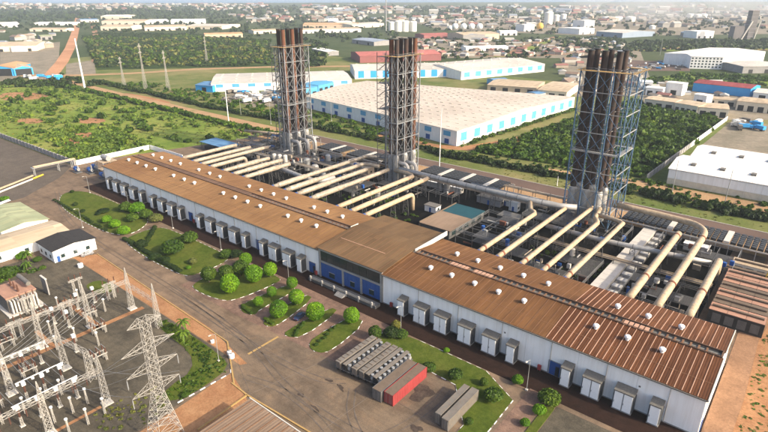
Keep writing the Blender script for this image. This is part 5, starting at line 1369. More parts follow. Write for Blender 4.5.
t, _ = shed('long white and blue warehouse left of the far left tower', (212,92), (352,87.5), 70, 8, 'wall2', 'grey', 1.5, panels=(9,4,7.2,.45), vents=14, name='warehouse')
shed('blue lean-to shed at the end of the white and blue warehouse', (196,91), (213,92.5), 26, 6, 'brightblue', 'blue', 1.5, doors=1)
shed('blue and white striped warehouse behind the middle tower', (355,79), (452,77), 62, 9, 'wall2', 'grey', 3, panels=(8,1,8.6,.5), pcol='brightblue', vents=14)
shed('long striped warehouse with tan roof beyond the cream one', (461,80), (544,71.5), 80, 9, 'wall2', 'grey', 3.5, panels=(8,2.5,8,.5), vents=14)
shed('bright sky blue box building behind the cream warehouse corner', (304,98.5), (318,95.5), 26, 8.5, 'skyblue', 'skyblue', .4, cat='building', doors=2)
shed('second sky blue box building right of the first', (318.5,93.5), (334,89.5), 20, 7.5, 'skyblue', 'skyblue', .4, cat='building', doors=3)
shed('flat tan roofed store behind the cream warehouse', (487,91), (536,94.5), 45, 6, 'tan', 'tan', 1.2, doors=4)
shed('tan roofed store with teal lean-to at the corner', (537,97), (566,99.5), 60, 6.5, 'cream', 'tan', 1.2, doors=3)
shed('teal roofed lean-to between the tan stores', (537,99.3), (560,95), 12, 4.5, 'offwhite', 'blue', .8, doors=2)
shed('small blue shed among the tan stores', (494,85.5), (508,84.5), 14, 5, 'skyblue', 'blue', 1, doors=1)
# white warehouse pair at the right
for i,(y0,y1,l) in enumerate(((181,212,'white roofed warehouse nearest the back road at the right'),(213.2,243,'white roofed warehouse behind the one at the right'))):
    t = thing('warehouse', l, 'warehouse', (219,y0,0), group='white warehouses at the right edge')
    x0, x1, h, rs = 219+i*3.5, 340, 8.0, 2.2; yc = (y0+y1)/2
    prof = [(y0,.05),(y1,.05),(y1,h),(yc,h+rs),(y0,h)]
    w_ = MB().add([(x0,a,z) for a,z in prof]+[(x1,a,z) for a,z in prof], [(0,1,2,3,4),(9,8,7,6,5)]+[(k,5+k,5+(k+1) % 5,(k+1) % 5) for k in range(5)]); w_.build('wall', K['wall2'], t)
    rf = MB()
    for s in (-1,1):
        ye = yc+s*((y1-y0)/2+.5); a = [(x0-.5,yc,h+rs+.03),(x1,yc,h+rs+.03),(x1,ye,h-.04),(x0-.5,ye,h-.04)]
        rf.add(a+[(p,q,z+.2) for p,q,z in a], [(3,2,1,0),(4,5,6,7),(0,1,5,4),(1,2,6,5),(2,3,7,6),(3,0,4,7)])
    rf = rf.build('roof', RF['white'], t)
    for k in range(8):
        x = x0+9+k*13; y = yc-6.5
        MB().box(x-1.1,x+1.1,y-1.6,y+1.6,h+rs*.56,h+rs*.56+.95).build('roof_light', K['unitgrey'], rf)
    if i == 0:
        n = 18
        for k in range(n): MB().box(x0+k*(x1-x0)/n+.05,x0+(k+1)*(x1-x0)/n-.05,y0-.12,y0-.01,3.4,h-.5).build('wall_sheet', K['wall'], t)
        for k in range(n): MB().box(x0+k*(x1-x0)/n+.05,x0+(k+1)*(x1-x0)/n-.05,y0-.16,y0-.01,.1,3.2).build('block_panel', K['cream'], t)
t = thing('boundary_wall', 'long grey and white wall between the scrub field and the right warehouses', 'wall', (210,180,0))
for k in range(33):
    y = 180+k*5.8; x = 209.5+(y-180)*.033
    MB().box(x,x+.35,y,y+5.72,0,3.2).build('panel', K['greywall'] if k < 15 else K['wall2'], t)
sheet('concrete_yard', [(216,245),(340,245),(340,372),(219,372)], .05, T['dust'], 'sandy yard behind the right warehouses')
sheet('parking', [at(622,60),at(690,62),at(690,71),at(625,71)], .06, T['backroad'], 'grey parking area of the white offices')

# ---- named buildings further off
FAR = [
 ('orange roofed factory shed with dark open front at the left edge',(-14,76.5),(14,76),46,9,'brightblue','orange',3,'front',0),
 ('tan roofed shed with blue side wall beside the orange factory',(15,76),(34,74.5),40,8,'brightblue','tan',2.5,'front',0),
 ('long tan roofed factory behind the orange shed',(-20,52.5),(37,51),95,9,'cream','tan',3,None,4),
 ('small white block between the tan factory roofs',(27,51.5),(42,46.5),22,8,'wall2','white',1,None,2),
 ('green grey roofed shed beside the tan factory',(41,40),(53,39.5),45,7,'greywall','green',1.5,None,2),
 ('white roofed warehouse at the far left edge',(-14,28),(20,27),120,9,'wall2','white',3,None,3),
 ('low white shed left of the red road',(34,25.5),(70,25.5),60,7,'wall2','white',2,None,5),
 ('low cream shed below the white one near the red road',(30,31.5),(66,31.5),40,6,'cream','tan',2,None,4),
 ('blue roofed hall right of the red road',(81,22.5),(99,22),60,8,'cream','blue',2,None,3),
 ('tan long hall at the front of the far factory group',(101,30.5),(131,30.5),70,10,'cream','tan',3,None,5),
 ('tan hall in the middle of the far factory group',(102,24.5),(145,24.5),90,10,'cream','tan',3,None,6),
 ('striped roof hall at the back of the far factory group',(101,19),(124,19),110,10,'cream','white',3,None,3),
 ('cream hall at the right of the far factory group',(145,31),(187,30),75,9,'cream','tan',3,None,6),
 ('white hall behind the cream far hall',(147,24),(169,23.5),80,9,'wall2','white',3,None,3),
 ('white warehouse with bright roof left of centre',(171,24),(206,23.5),120,9,'wall2','white',3,None,4),
 ('large cream warehouse beyond the green field',(186,29),(222,29.5),110,8,'cream','cream',3,None,5),
 ('long brick coloured store beyond the green field',(205,38.5),(243,37.5),36,8,'tan','orange',2,None,6),
 ('cream long store left of the far left stacks',(254,34),(281,33),40,7,'cream','tan',2,None,4),
 ('white long hall with brick storey behind the far left stacks',(302,33.5),(361,32),60,8,'wall2','tan',2,None,7),
 ('brick roofed hall behind the white long hall',(303,28),(358,28),90,9,'tan','orange',3,None,6),
 ('white block on top of the far hall group',(328,23),(337,23),40,12,'wall2','white',1,None,1),
 ('white hall right of the white far block',(337,25),(352,24.5),60,8,'wall2','white',2,None,2),
 ('cream wide hall between the left stacks',(352,28.5),(384,26.5),70,9,'cream','cream',2.5,None,4),
 ('grey roofed shed left of the red roofed hall',(352,43),(374,46),46,7,'greywall','bluegrey',2,None,2),
 ('long red roofed hall behind the middle stacks',(360,63),(441,60.5),62,9,'redwall','red',3,None,0),
 ('dark grey shed between the left tower and red hall',(312,52.5),(327,56),20,6,'greywall','white',1,None,1),
 ('pink walled hall with tan roof by the white tanks',(463,40.5),(499,39),60,11,'tan','tan',3,None,3),
 ('grey sided hall left of the pink walled hall',(449,38),(463,40.5),50,10,'greywall','bluegrey',2,None,1),
 ('red long roofed store by the cream tanks',(424,38.5),(450,37.5),40,7,'redwall','red',2,None,0),
 ('white long store below the pink hall',(466,51.5),(508,50.5),24,6,'wall2','white',1.5,None,5),
 ('white factory block near the golden sphere',(524,31.5),(534,31),30,16,'wall2','white',1,None,2),
 ('white tank farm office right of the pink hall',(500,35.5),(517,35.5),40,9,'wall2','white',1,None,3),
 ('large blue grey hall right of centre',(596,36),(622,38),110,10,'bluegreywall','grey',3,None,2),
 ('white block left of the blue grey hall',(579,34.5),(594,33.5),60,12,'wall2','white',1,None,2),
 ('white tower block by the tank farm',(584,27.5),(594,27),40,18,'wall2','white',1,None,2),
 ('white cube office beyond the green strip',(696,38.5),(713,38),36,14,'wall2','white',.6,None,3),
 ('blue roofed store left of the white cube office',(680,36),(696,37),40,8,'greywall','blue',1.5,None,2),
 ('white multi storey offices with rows of windows',(689,68.5),(721,69.5),40,15,'wall2','white',.6,'windows',0),
 ('large white hall right of the white offices',(721,69.5),(763,62),75,14,'wall2','white',2,None,1),
 ('grey flat roofed hall at the right edge',(742,73.5),(790,73),60,8,'greywall','grey',1,None,3),
 ('bright blue walled store with dark red roof',(692,91),(749,97.5),30,8,'brightblue','darkred',2,None,0),
 ('grey roofed store at the right edge beyond the blue one',(752,99),(790,103),30,6,'wall2','grey',2,None,2),
 ('beige flat roofed workshop, leftmost of the beige row',(643.5,107),(673,111),18,7,'cream','tan',.8,None,3),
 ('beige workshop, second of the beige row',(673.5,112),(696,116),20,7.5,'cream','tan',.8,None,4),
 ('beige workshop with low roof, third of the beige row',(697,116),(727,118.5),24,7,'cream','tan',.8,None,3),
 ('beige workshop, last of the beige row',(735,110),(775,114.5),26,7.5,'cream','tan',.8,None,4),
 ('white plant block behind the beige row',(692.5,104),(705,106),10,8.5,'wall2','white',.4,None,1),
 ('tall white plant block behind the beige row',(664.5,94),(681,96),12,11,'wall2','white',.4,None,1),
 ('white stepped plant block left of the tall one',(645,95),(662,96.5),12,7,'wall2','white',.4,None,2),
 ('small white store by the red silo',(640,88),(652,88.5),16,6,'wall2','white',.8,None,1),
 ('tan roofed long store right of the plant blocks',(706,104),(735,107),14,5,'cream','tan',.8,None,3),
]
K['bluegreywall'] = paint('wall_blue_grey', (.22,.27,.34), .1, .1, .7)
for (l,A_,B_,dp,h,wl,rf_,rs,mode,dn) in FAR:
    t, wd = shed(l, A_, B_, dp, h, wl, rf_, rs, doors=dn, ridge='depth' if mode == 'front' else 'AB')
    if mode == 'front':
        MB().box(1.5,wd-1.5,-.12,-.01,.1,h-.6).build('open_bay', K['void'], t, local=True)
    if mode == 'windows':
        for i in range(9):
            for j in range(4): MB().box(wd*(i+.25)/9,wd*(i+.75)/9,-.12,-.01,1.8+j*3.4,3.6+j*3.4).build('window', K['glass'], t, local=True)
# tanks and sphere
def tank(px_, py_, r, h, label, mat='tank', dome=True, name='storage_tank', group='far storage tanks'):
    x,y = at(px_,py_); t = thing(name, label, 'tank', (x,y,0), group=group)
    MB().tube([(0,0,0),(0,0,h)], r, 20).build('shell', K[mat], t, smooth=False, local=True)
    if dome: MB().dome((0,0,h), r, r*.25, 20, 3).build('roof', K[mat], t, local=True)
for i,(a,b_,r,h) in enumerate(((391.5,31.5,8,22),(398.5,31.5,10,24),(405,31.5,10,24),(413,31.5,9,23),(449.5,30,6,10),(548,24.5,13,34),(537,21.5,9,20),(556,21.5,10,20),(563,20.5,10,20),(606,21,14,12),(612,21.2,14,12),(618,21,14,12),(630,21.3,16,13),(690,17.5,14,12),(697,18,14,12),(703,17.5,14,12),(652,29,8,8))):
    tank(a,b_,r,h,'cream cylindrical storage tank, %s from the left in the far distance' % ORD[i])
for i,a in enumerate((455,463.5,471.5,479.5)):
    x,y = at(a,30.5); t = thing('pressure_sphere', 'white pressure vessel sphere, %s of the four in a row' % ORD[i], 'tank', (x,y,0), group='white spheres in a row')
    MB().tube([(0,0,10-8.2*math.cos(k*math.pi/8)) for k in range(9)], [max(.2,8.2*math.sin(k*math.pi/8)) for k in range(9)], 16).build('shell', K['white'], t, smooth=True, local=True)
    for k in range(5): MB().bar((6*math.cos(k*1.257),6*math.sin(k*1.257),0),(6*math.cos(k*1.257),6*math.sin(k*1.257),6),.5).build('leg', K['galv'], t, local=True)
x,y = at(539.5,30.5); t = thing('golden_sphere', 'golden orange sphere tank beside the white factory block', 'tank', (x,y,0))
K['gold'] = paint('paint_gold', (.62,.36,.06), .15, .1, .5)
MB().tube([(0,0,10.5-9*math.cos(k*math.pi/8)) for k in range(9)], [max(.2,9*math.sin(k*math.pi/8)) for k in range(9)], 16).build('shell', K['gold'], t, smooth=True, local=True)
for k in range(5): MB().bar((6*math.cos(k*1.257),6*math.sin(k*1.257),0),(6*math.cos(k*1.257),6*math.sin(k*1.257),6),.5).build('leg', K['gold'], t, local=True)
# dark process tower with inclined conveyor at the far right
x,y = at(740,40); t = thing('cement_tower', 'dark preheater tower with pale inclined conveyor at the far right', 'factory', (x,y,0), AZ)
MB().box(-34,-2,-14,14,0,44).build('block', K['tower'], t, local=True); MB().box(14,36,-12,12,0,92).build('tower', K['tower'], t, local=True)
for z in range(12,92,12): MB().box(13,37,-13,13,z,z+1.2).build('floor', K['greywall'], t, local=True)
q = MB().bar((-6,-15,2),(18,-15,60),2.6,4); q.build('conveyor', K['offwhite'], t, local=True); MB().bar((36,-14,4),(46,-14,64),1.6,4).build('conveyor', K['offwhite'], t, local=True)
t.scale = (.62,.62,.62)
# far pylons and masts
for i,(a,b_,h) in enumerate(((124.5,87,30),(146,90.5,45),(168.5,90,38),(207,62,34))):
    x,y = at(a,b_); pylon(x,y,h,'thin distant lattice pylon, %s from the left beyond the dirt track' % ORD[i], base=1.5, arms=((.80,3.4),(.93,2.6)), r=.07, wtop=.35, name='distant_pylon', seg=5, rz=.5)
for i,(a,b_,h) in enumerate(((331.5,121,14),(271,124,16),(241,115,14),(672,192,16),(724,206,17),(386,32,95),(463,55,22),(660,55,25))):
    x,y = at(a,b_); d = math.hypot(x-CAM[0],y-CAM[1]); lamp_post(x,y,h,'thin grey utility pole, %s in order across the land beyond the hall' % ORD[i], .18 if d < 500 else (1.7 if a == 386 else .3), 'utility_pole', False)

# roads far off
def ribbon(name, pts, wd, z, mat, label):
    P = [Vector((*at(*p),0)) for p in pts]; m = MB(); L_, R_ = [], []
    for i,p in enumerate(P):
        d = (P[min(i+1,len(P)-1)]-P[max(i-1,0)]).normalized(); s = Vector((-d.y,d.x,0))*wd/2
        L_.append((p.x+s.x,p.y+s.y,z)); R_.append((p.x-s.x,p.y-s.y,z))
    n = len(P); m.add(R_+L_, [(i,i+1,n+i+1,n+i) for i in range(n-1)]); return struct(name, m, mat, label)
ribbon('red_road', [(40,84),(52,74),(62,62),(70,48),(74,36),(76.5,27),(77.5,18)], 16, .12, T['redroad'], 'wide red laterite road running inland')
ribbon('dirt_road', [(-10,75),(70,75.5),(130,73.5),(200,69),(270,67),(380,66)], 15, .11, T['track'], 'sandy road across the plain')
ribbon('dirt_road', [(508,55),(520,48.5),(538,42),(556,37)], 14, .11, T['sand'], 'pale road along a green strip')
ribbon('dirt_road', [(455,55),(520,56.5),(600,52),(700,47),(768,50)], 14, .10, T['sand'], 'pale road across the industrial area')
ribbon('dirt_road', [(96,62),(97,40),(92,22),(84,12)], 12, .10, T['sand'], 'thin pale road towards the coast')
for (p,k_,l) in (([(82,36),(97,33),(190,34),(270,40),(275,66),(200,68),(97,70)],'scrubfloor','dark green scrub plain with scattered bushes'),
               ([(555,37),(562,36),(530,51),(505,57),(492,57)],'meadow','narrow green strip beside a pale road'),
               ([(600,47),(660,44),(768,42),(768,50),(690,51),(600,51)],'meadow','green belt in front of the far works'),
               ([(644,79),(690,73),(768,78),(768,86),(700,86),(648,85)],'meadow','green field before the white offices'),
               ([(0,9),(80,10),(85,16),(40,19),(0,21)],'scrubfloor','hazy green fields near the coast'),
               ([(66,64),(94,60),(96,74),(66,75)],'dust','walled sandy compound by the red road'),
               ([(66,76.5),(130,75),(200,71),(262,69),(262,72),(205,76),(190,88),(150,86),(110,80),(80,81)],'ground','rough ground below the dirt road'),([(222,93),(300,94),(305,106),(250,107)],'dust','junk yard behind the meadow'),
               ([(390,36),(500,42),(620,40),(620,58),(440,58),(390,46)],'dust','dusty built-up industrial ground'),
               ([(400,18),(768,14),(768,34),(600,36),(440,30)],'dust','dusty ground under the far works'),
               ([(560,58),(640,50),(650,78),(640,96),(575,97)],'dust','dusty ground behind the nearest tower'),
               ([(640,86),(768,97),(768,120),(727,120),(640,108)],'dust','dusty yards of the beige workshops'),
               ([(0,46),(60,42),(58,72),(0,82)],'dust','sandy yards around the orange factory')):
    sheet('field' if k_ in ('meadow','scrubfloor') else 'yard', [at(*q) for q in p], .05 if k_ != 'meadow' else .07, T[k_], l)

# ---- towns and clutter: many small houses
hw = paint('house_wall_pale', (.36,.34,.305), .15, .05, .8); hc = paint('house_wall_buff', (.29,.24,.19), .15, .05, .8)
HM = [(hw,paint('house_roof_dun',(.30,.24,.18),.2,.05)),(hc,paint('house_roof_red',(.24,.11,.09),.2,.05)),(hw,paint('house_roof_pale',(.40,.38,.345),.2,.05)),(hc,paint('house_roof_grey',(.27,.26,.24),.2,.05)),(hw,paint('house_roof_brown',(.20,.14,.10),.2,.05)),(hw,paint('house_roof_slate',(.20,.22,.25),.2,.05))]
protos = []
for i,(wm,rm) in enumerate(HM):
    m = MB(); a, b_, h = 6, 4.5, 4.2
    m.box(-a,a,-b_,b_,0,h,0)
    m.add([(-a-.6,-b_-.6,h),(a+.6,-b_-.6,h),(a+.6,b_+.6,h),(-a-.6,b_+.6,h),(-a,0,h+2.2),(a,0,h+2.2)],[(0,1,5,4),(2,3,4,5),(0,4,3),(1,2,5)],1)
    protos.append(m.data('house', [wm,rm]))
HOUSES = []
def town(n, region, scale, label, group, name='house'):
    k = 0; tries = 0
    while k < n and tries < n*40:
        tries += 1
        px_, py_ = rnd.uniform(region[0],region[2]), rnd.uniform(region[1],region[3])
        x,y = at(px_,py_); s = rnd.uniform(*scale)
        HOUSES.append((s/math.hypot(x-CAM[0],y-CAM[1]), name, rnd.randrange(6), (x,y,0), AZ*rnd.choice((0,1))+rnd.uniform(-.2,.2)+rnd.choice((0,math.pi/2)), (s*rnd.uniform(.8,1.6), s, s*rnd.uniform(.7,1.2)), label, group)); k += 1
town(240, (0,4.2,270,10.5), (1.3,3.0), 'small pale house of the hazy town along the coast', 'houses of the coastal town')
town(260, (300,6,768,14), (1.5,3.4), 'small pale building in the hazy far works district', 'buildings of the far works district')
town(150, (400,14,768,28), (1.0,2.3), 'low pale building among the far tanks', 'buildings among the far tanks')
town(110, (230,9,400,24), (1.0,2.3), 'low pale building on the hazy plain behind the left stacks', 'buildings on the hazy plain')
town(150, (400,40,620,56), (.55,1.1), 'small shed in the dusty industrial quarter', 'sheds of the industrial quarter', 'small_shed')
town(34, (560,58,640,92), (.6,1.1), 'small white shed behind the nearest tower', 'sheds behind the nearest tower', 'small_shed')
town(22, (642,84,730,103), (.5,.8), 'small white plant shed behind the beige workshops', 'plant sheds behind the beige workshops', 'small_shed')
town(14, (0,30,60,48), (1,1.8), 'small house left of the red road', 'houses left of the red road')
HOUSES.sort(key=lambda h: -h[0]); nh = 0; rest = MB()
for (_, name, pi_, loc, rz, s, label, group) in HOUSES:
    if name == 'house':
        nh += 1
        if nh > 290:                                  # the smallest ones of the hazy skyline: one mass
            me = protos[pi_]; ct, st = math.cos(rz), math.sin(rz)
            vs = [(loc[0]+v.co.x*s[0]*ct-v.co.y*s[1]*st, loc[1]+v.co.x*s[0]*st+v.co.y*s[1]*ct, v.co.z*s[2]) for v in me.vertices]
            o_ = len(rest.v); rest.v += vs
            for p in me.polygons: rest.f.append(tuple(i+o_ for i in p.vertices)); rest.m.append(pi_*2+p.material_index)
            continue
    tag(link(name, protos[pi_], None, loc, rz, s), label, 'house' if name == 'house' else 'shed', group)
tag(rest.build('distant_houses', [m_ for pr in HM for m_ in pr]), 'mass of tiny hazy houses towards the coast', 'houses', kind='stuff')
# trucks and scrap in the junk yard
tm = []
for c_ in ('brightblue','white','contgrey','galv','contgrey','offwhite'):
    m = MB(); m.box(-4.5,2.2,-1.2,1.2,1.2,3.6,0); m.box(2.5,4.3,-1.15,1.15,.7,2.9,0); m.box(3.4,4.32,-1.0,1.0,1.9,2.7,1)
    for xx in (-3.4,-2.2,3.2):
        for s in (-1,1): m.tube([(xx,s*.8,.5),(xx,s*1.2,.5)],.5,8,1)
    m.box(-4.5,4.2,-.6,.6,.6,1.0,1); tm.append(m.data('parked_truck',[K[c_],K['black']]))
for i in range(64):
    px_,py_ = rnd.uniform(226,300), rnd.uniform(92.5,103.5); x,y = at(px_,py_)
    o = link('parked_truck', tm[rnd.randrange(6)], None, (x,y,.06), rnd.choice((.1,1.6,.4))+rnd.uniform(-.1,.1)); tag(o,'small parked truck or scrap vehicle in the junk yard behind the meadow','truck','vehicles in the junk yard')
for i in range(12):
    px_,py_ = rnd.uniform(735,762), rnd.uniform(122,131); x,y = at(px_,py_); o = link('parked_truck', tm[rnd.randrange(6)], None, (x,y,.06), rnd.uniform(0,3)); tag(o,'parked truck in the yard behind the right warehouses','truck','trucks behind the right warehouses')
for i in range(14):
    px_,py_ = rnd.uniform(24,60), rnd.uniform(77,81); x,y = at(px_,py_); o = link('parked_truck', tm[rnd.randrange(6)], None, (x,y,.06), rnd.uniform(0,3)); tag(o,'parked truck at the end of the red road','truck','trucks at the end of the red road')
for i in range(40):
    px_,py_ = rnd.uniform(626,688), rnd.uniform(61,70); x,y = at(px_,py_); o = link('parked_truck', tm[rnd.randrange(6)], None, (x,y,.07), rnd.choice((0,1.57))+.1, .7); tag(o,'small vehicle in the parking area of the white offices','truck','vehicles parked by the white offices')
# ================================================================== VEGETATION
rng = np.random.default_rng(11)
def leaf_quads(n, rad, size, lobes=5, shell=.55, flat=.0, seed=0):
    """n leaf-sized quads spread through an uneven crown volume of half-axes rad"""
    g = np.random.default_rng(seed)
    d = g.normal(size=(n,3)); d /= np.linalg.norm(d,axis=1)[:,None]
    if flat > 0: d[:,2] = np.where(d[:,2] < -flat, -d[:,2]*.5, d[:,2]); d /= np.linalg.norm(d,axis=1)[:,None]
    lob = g.normal(size=(lobes,3)); lob /= np.linalg.norm(lob,axis=1)[:,None]
    k = np.max(d@lob.T,axis=1)
    r = (shell+(1-shell)*g.random(n)**.5)*(.78+.26*np.clip(k,0,1)**3)
    c = d*r[:,None]*np.array(rad)
    nrm = d+g.normal(size=(n,3))*.55; nrm /= np.linalg.norm(nrm,axis=1)[:,None]
    a = np.cross(nrm, g.normal(size=(n,3))); a /= np.linalg.norm(a,axis=1)[:,None]; b = np.cross(nrm,a)
    s = size*(.6+.8*g.random(n))[:,None]
    v = np.stack([c-a*s-b*s*.55, c+a*s-b*s*.55, c+a*s*.6+b*s*.75, c-a*s*.6+b*s*.75],axis=1)
    return v.reshape(-1,3)
def quad_mesh(name, V, mat):
    n = len(V)//4; me = bpy.data.meshes.new(name)
    me.vertices.add(len(V)); me.vertices.foreach_set('co', V.astype(np.float32).ravel())
    me.loops.add(len(V)); me.loops.foreach_set('vertex_index', np.arange(len(V),dtype=np.int32))
    me.polygons.add(n); me.polygons.foreach_set('loop_start', np.arange(0,len(V),4,dtype=np.int32))
    me.materials.append(mat); me.update(calc_edges=True); me.validate(); return me
def inside(P, poly):
    x, y = P[:,0], P[:,1]; r = np.zeros(len(P),bool); n = len(poly)
    for i in range(n):
        x0,y0 = poly[i]; x1,y1 = poly[(i+1) % n]
        with np.errstate(divide='ignore',invalid='ignore'):
            c = ((y0 > y) != (y1 > y)) & (x < (x1-x0)*(y-y0)/(y1-y0+1e-12)+x0)
        r ^= c
    return r
PROT = {q: [leaf_quads(q, (1,1,.72), .36 if q > 40 else .52, 4, .45, .2, 100+i) for i in range(6)] for q in (20,44,90)}
def scatter(name, label, poly, count, size, mat, q=44, clump=0.0, seed=1, squash=1.0):
    g = np.random.default_rng(seed); poly = np.array(poly)
    lo, hi = poly.min(0), poly.max(0); pts = np.zeros((0,2))
    ph = g.random(6)*6.28; sc_ = 1/26.0
    while len(pts) < count:
        c = lo+(hi-lo)*g.random((count*3,2)); c = c[inside(c, poly)]
        if clump > 0:
            f = np.sin(c[:,0]*sc_*1.3+ph[0])+np.sin(c[:,1]*sc_*1.7+ph[1])+np.sin((c[:,0]+c[:,1])*sc_*2.6+ph[2])+np.sin((c[:,0]-c[:,1])*sc_*3.4+ph[3])
            c = c[g.random(len(c)) < np.clip(.5+f*clump*.5,0,1)]
        if len(c) == 0: break
        pts = np.vstack([pts,c])
    pts = pts[:count]; out = []
    for p in pts:
        s = size[0]+(size[1]-size[0])*g.random()**1.6; a = g.random()*6.28; v = PROT[q][g.integers(6)]*np.array([s*(.8+.5*g.random()),s,s*(.7+.5*g.random())*squash])
        ca, sa = math.cos(a), math.sin(a)
        w_ = np.empty_like(v); w_[:,0] = v[:,0]*ca-v[:,1]*sa+p[0]; w_[:,1] = v[:,0]*sa+v[:,1]*ca+p[1]; w_[:,2] = v[:,2]+s*.42*squash; out.append(w_)
    me = quad_mesh(name, np.vstack(out), mat); o = link(name, me); tag(o, label, 'bushes', kind='stuff'); return o
# hedges
def hedge(label, pts, n, wd, size, mat, seed, q=90):
    g = np.random.default_rng(seed); out = []
    P = np.array(pts,float); L = np.hypot(*(P[1:]-P[:-1]).T); cum = np.concatenate([[0],np.cumsum(L)])
    for t in g.random(n)*cum[-1]:
        i = min(np.searchsorted(cum,t)-1,len(L)-1); i = max(i,0); u = (t-cum[i])/L[i]; c = P[i]+(P[i+1]-P[i])*u+g.normal(size=2)*wd*.35
        s = size[0]+(size[1]-size[0])*g.random(); v = PROT[q][g.integers(6)]*s; a = g.random()*6.28
        w_ = v.copy(); w_[:,0] = v[:,0]*math.cos(a)-v[:,1]*math.sin(a)+c[0]; w_[:,1] = v[:,0]*math.sin(a)+v[:,1]*math.cos(a)+c[1]; w_[:,2] += s*.6; out.append(w_)
    o = link('hedge', quad_mesh('hedge',np.vstack(out),mat)); tag(o,label,'hedge'); return o
for k_,p_ in enumerate([[(60,134),(78,132),(102,133),(101,138),(85,143),(62,145),(52,140)],[(0,92),(40,93),(52,97),(30,100),(0,101)],[(120,92),(150,97),(175,103),(160,105),(130,99)],[(70,120),(95,117),(110,121),(88,125)],[(20,118),(45,119),(40,124),(15,123)]]):
    sheet('bare_soil', smoothpoly([at(*q) for q in p_]), .055, T['soil'], 'bare orange soil patch in the meadow')
hedge('long dark hedge behind the back road at the right', [(95,153),(174,157),(260,154.5),(340,157)], 330, 4.2, (1.4,2.6), LF['dark'], 1)
hedge('long dark hedge along the back of the dirt track', [(-330,158),(-132,152),(-13,156),(90,156)], 420, 4.2, (1.4,2.6), LF['dark'], 2, 44)
hedge('green hedge between meadow and dirt track', [(-400,120),(-250,124),(-53,121),(0,122)], 300, 4.5, (1.4,2.8), LF['scrub'], 3, 44)
hedge('low hedge at the foot of the cream warehouse wall', [(100,176),(111,338)], 130, 2.4, (1.0,1.9), LF['mid'], 4, 44)
hedge('ragged hedge in front of the right warehouses', [(200,166),(250,163),(330,166)], 70, 3, (.8,1.6), LF['mid'], 5, 44)
# scrub masses
scatter('scrub','dense green scrub filling the field before the beige workshops',[(112,172),(205,182),(211,265),(214,370),(134,410),(126,300)],2400,(1.0,3.2),LF['scrub'],44,.5,11)
scatter('scrub','bushes over the bright green meadow',[(-400,60),(-390,118),(-20,117),(-42,50),(-55,10),(-120,7),(-220,0)],800,(.7,2.5),LF['fresh'],44,1.1,12)
scatter('scrub','dense bushes beside the far end wall',[(-150,28),(-128,62),(-50,58),(-50,10),(-70,8)],330,(.9,2.6),LF['fresh'],44,.8,13)
scatter('scrub','bushes on the strip behind the dirt track',[(-330,160),(-120,155),(60,160),(90,172),(-70,198),(-300,190)],420,(1.0,2.8),LF['scrub'],44,.6,14)
scatter('grass','dry grass tufts on the verge behind the back road',[(96,141),(420,141),(420,151),(96,151)],420,(.25,.6),LF['dry'],20,.4,15,.6)
scatter('scrub','small bushes on the sandy strip before the scrub field',[(100,160),(205,160),(320,165),(320,178),(206,180),(112,170)],220,(.6,1.6),LF['scrub'],44,.4,16)
scatter('grass','grass tufts over the meadow',[(-400,20),(-390,118),(-20,117),(-42,50),(-55,10),(-160,8)],1800,(.35,.9),LF['dry'],20,.5,17,.5)
fp = lambda *p: [at(*q) for q in p]
scatter('scrub','distant bushes of the wide green plain',fp((82,36),(97,33),(190,34),(270,40),(275,66),(200,67),(97,69)),5200,(1.1,3.4),LF['far'],44,.9,18)
scatter('scrub','distant bushes behind the white and blue warehouse',fp((300,40),(326,44),(326,66),(300,68)),260,(2.5,6),LF['far'],20,.4,19)
scatter('scrub','distant bushes along the green belt',fp((560,40),(660,42),(768,40),(768,50),(640,52),(560,47)),700,(2,6),LF['far'],20,.4,20)
scatter('scrub','bushes in the field before the white offices',fp((644,80),(690,74),(768,79),(768,86),(700,86),(648,85)),350,(1.4,3.6),LF['scrub'],20,.5,21)
scatter('scrub','distant trees among the far factories',fp((0,12),(250,13),(400,20),(400,46),(300,40),(190,33),(97,32),(0,34)),1500,(3,7.5),LF['far'],20,.9,22)
scatter('scrub','distant trees among the far tanks',fp((400,14),(768,12),(768,38),(600,36),(440,36)),900,(3,7),LF['far'],20,.9,23)
scatter('scrub','hazy trees near the coast',fp((0,7),(260,7),(520,8),(520,14),(260,13),(0,20)),900,(7,15),LF['far'],20,.9,24)
scatter('scrub','trees in the dusty industrial quarter',fp((400,38),(620,38),(640,58),(440,60)),420,(1.8,4.5),LF['far'],20,.5,25)
scatter('scrub','bushes around the end of the red road',fp((0,82),(40,83),(70,78),(110,84),(70,90),(0,86)),160,(1.5,4),LF['dark'],44,.4,26)
scatter('scrub','weeds under the exhaust ducts',[(90,45),(150,45),(150,66),(112,88),(92,80)],130,(.4,1.1),LF['mid'],44,.5,27)
scatter('scrub','weeds between the ducts by the nearest tower',[(195,45),(228,45),(228,70),(195,70)],60,(.4,1.0),LF['mid'],44,.5,28)
scatter('grass','weeds on the red soil at the hall corner',[(275.5,-30),(296,-30),(296,58),(275.5,58)],900,(.18,.55),LF['fresh'],20,1.0,29,.5)
scatter('grass','dry grass on the red soil at the hall corner',[(275.5,-30),(296,-30),(296,58),(275.5,58)],600,(.15,.45),LF['dry'],20,.9,30,.5)

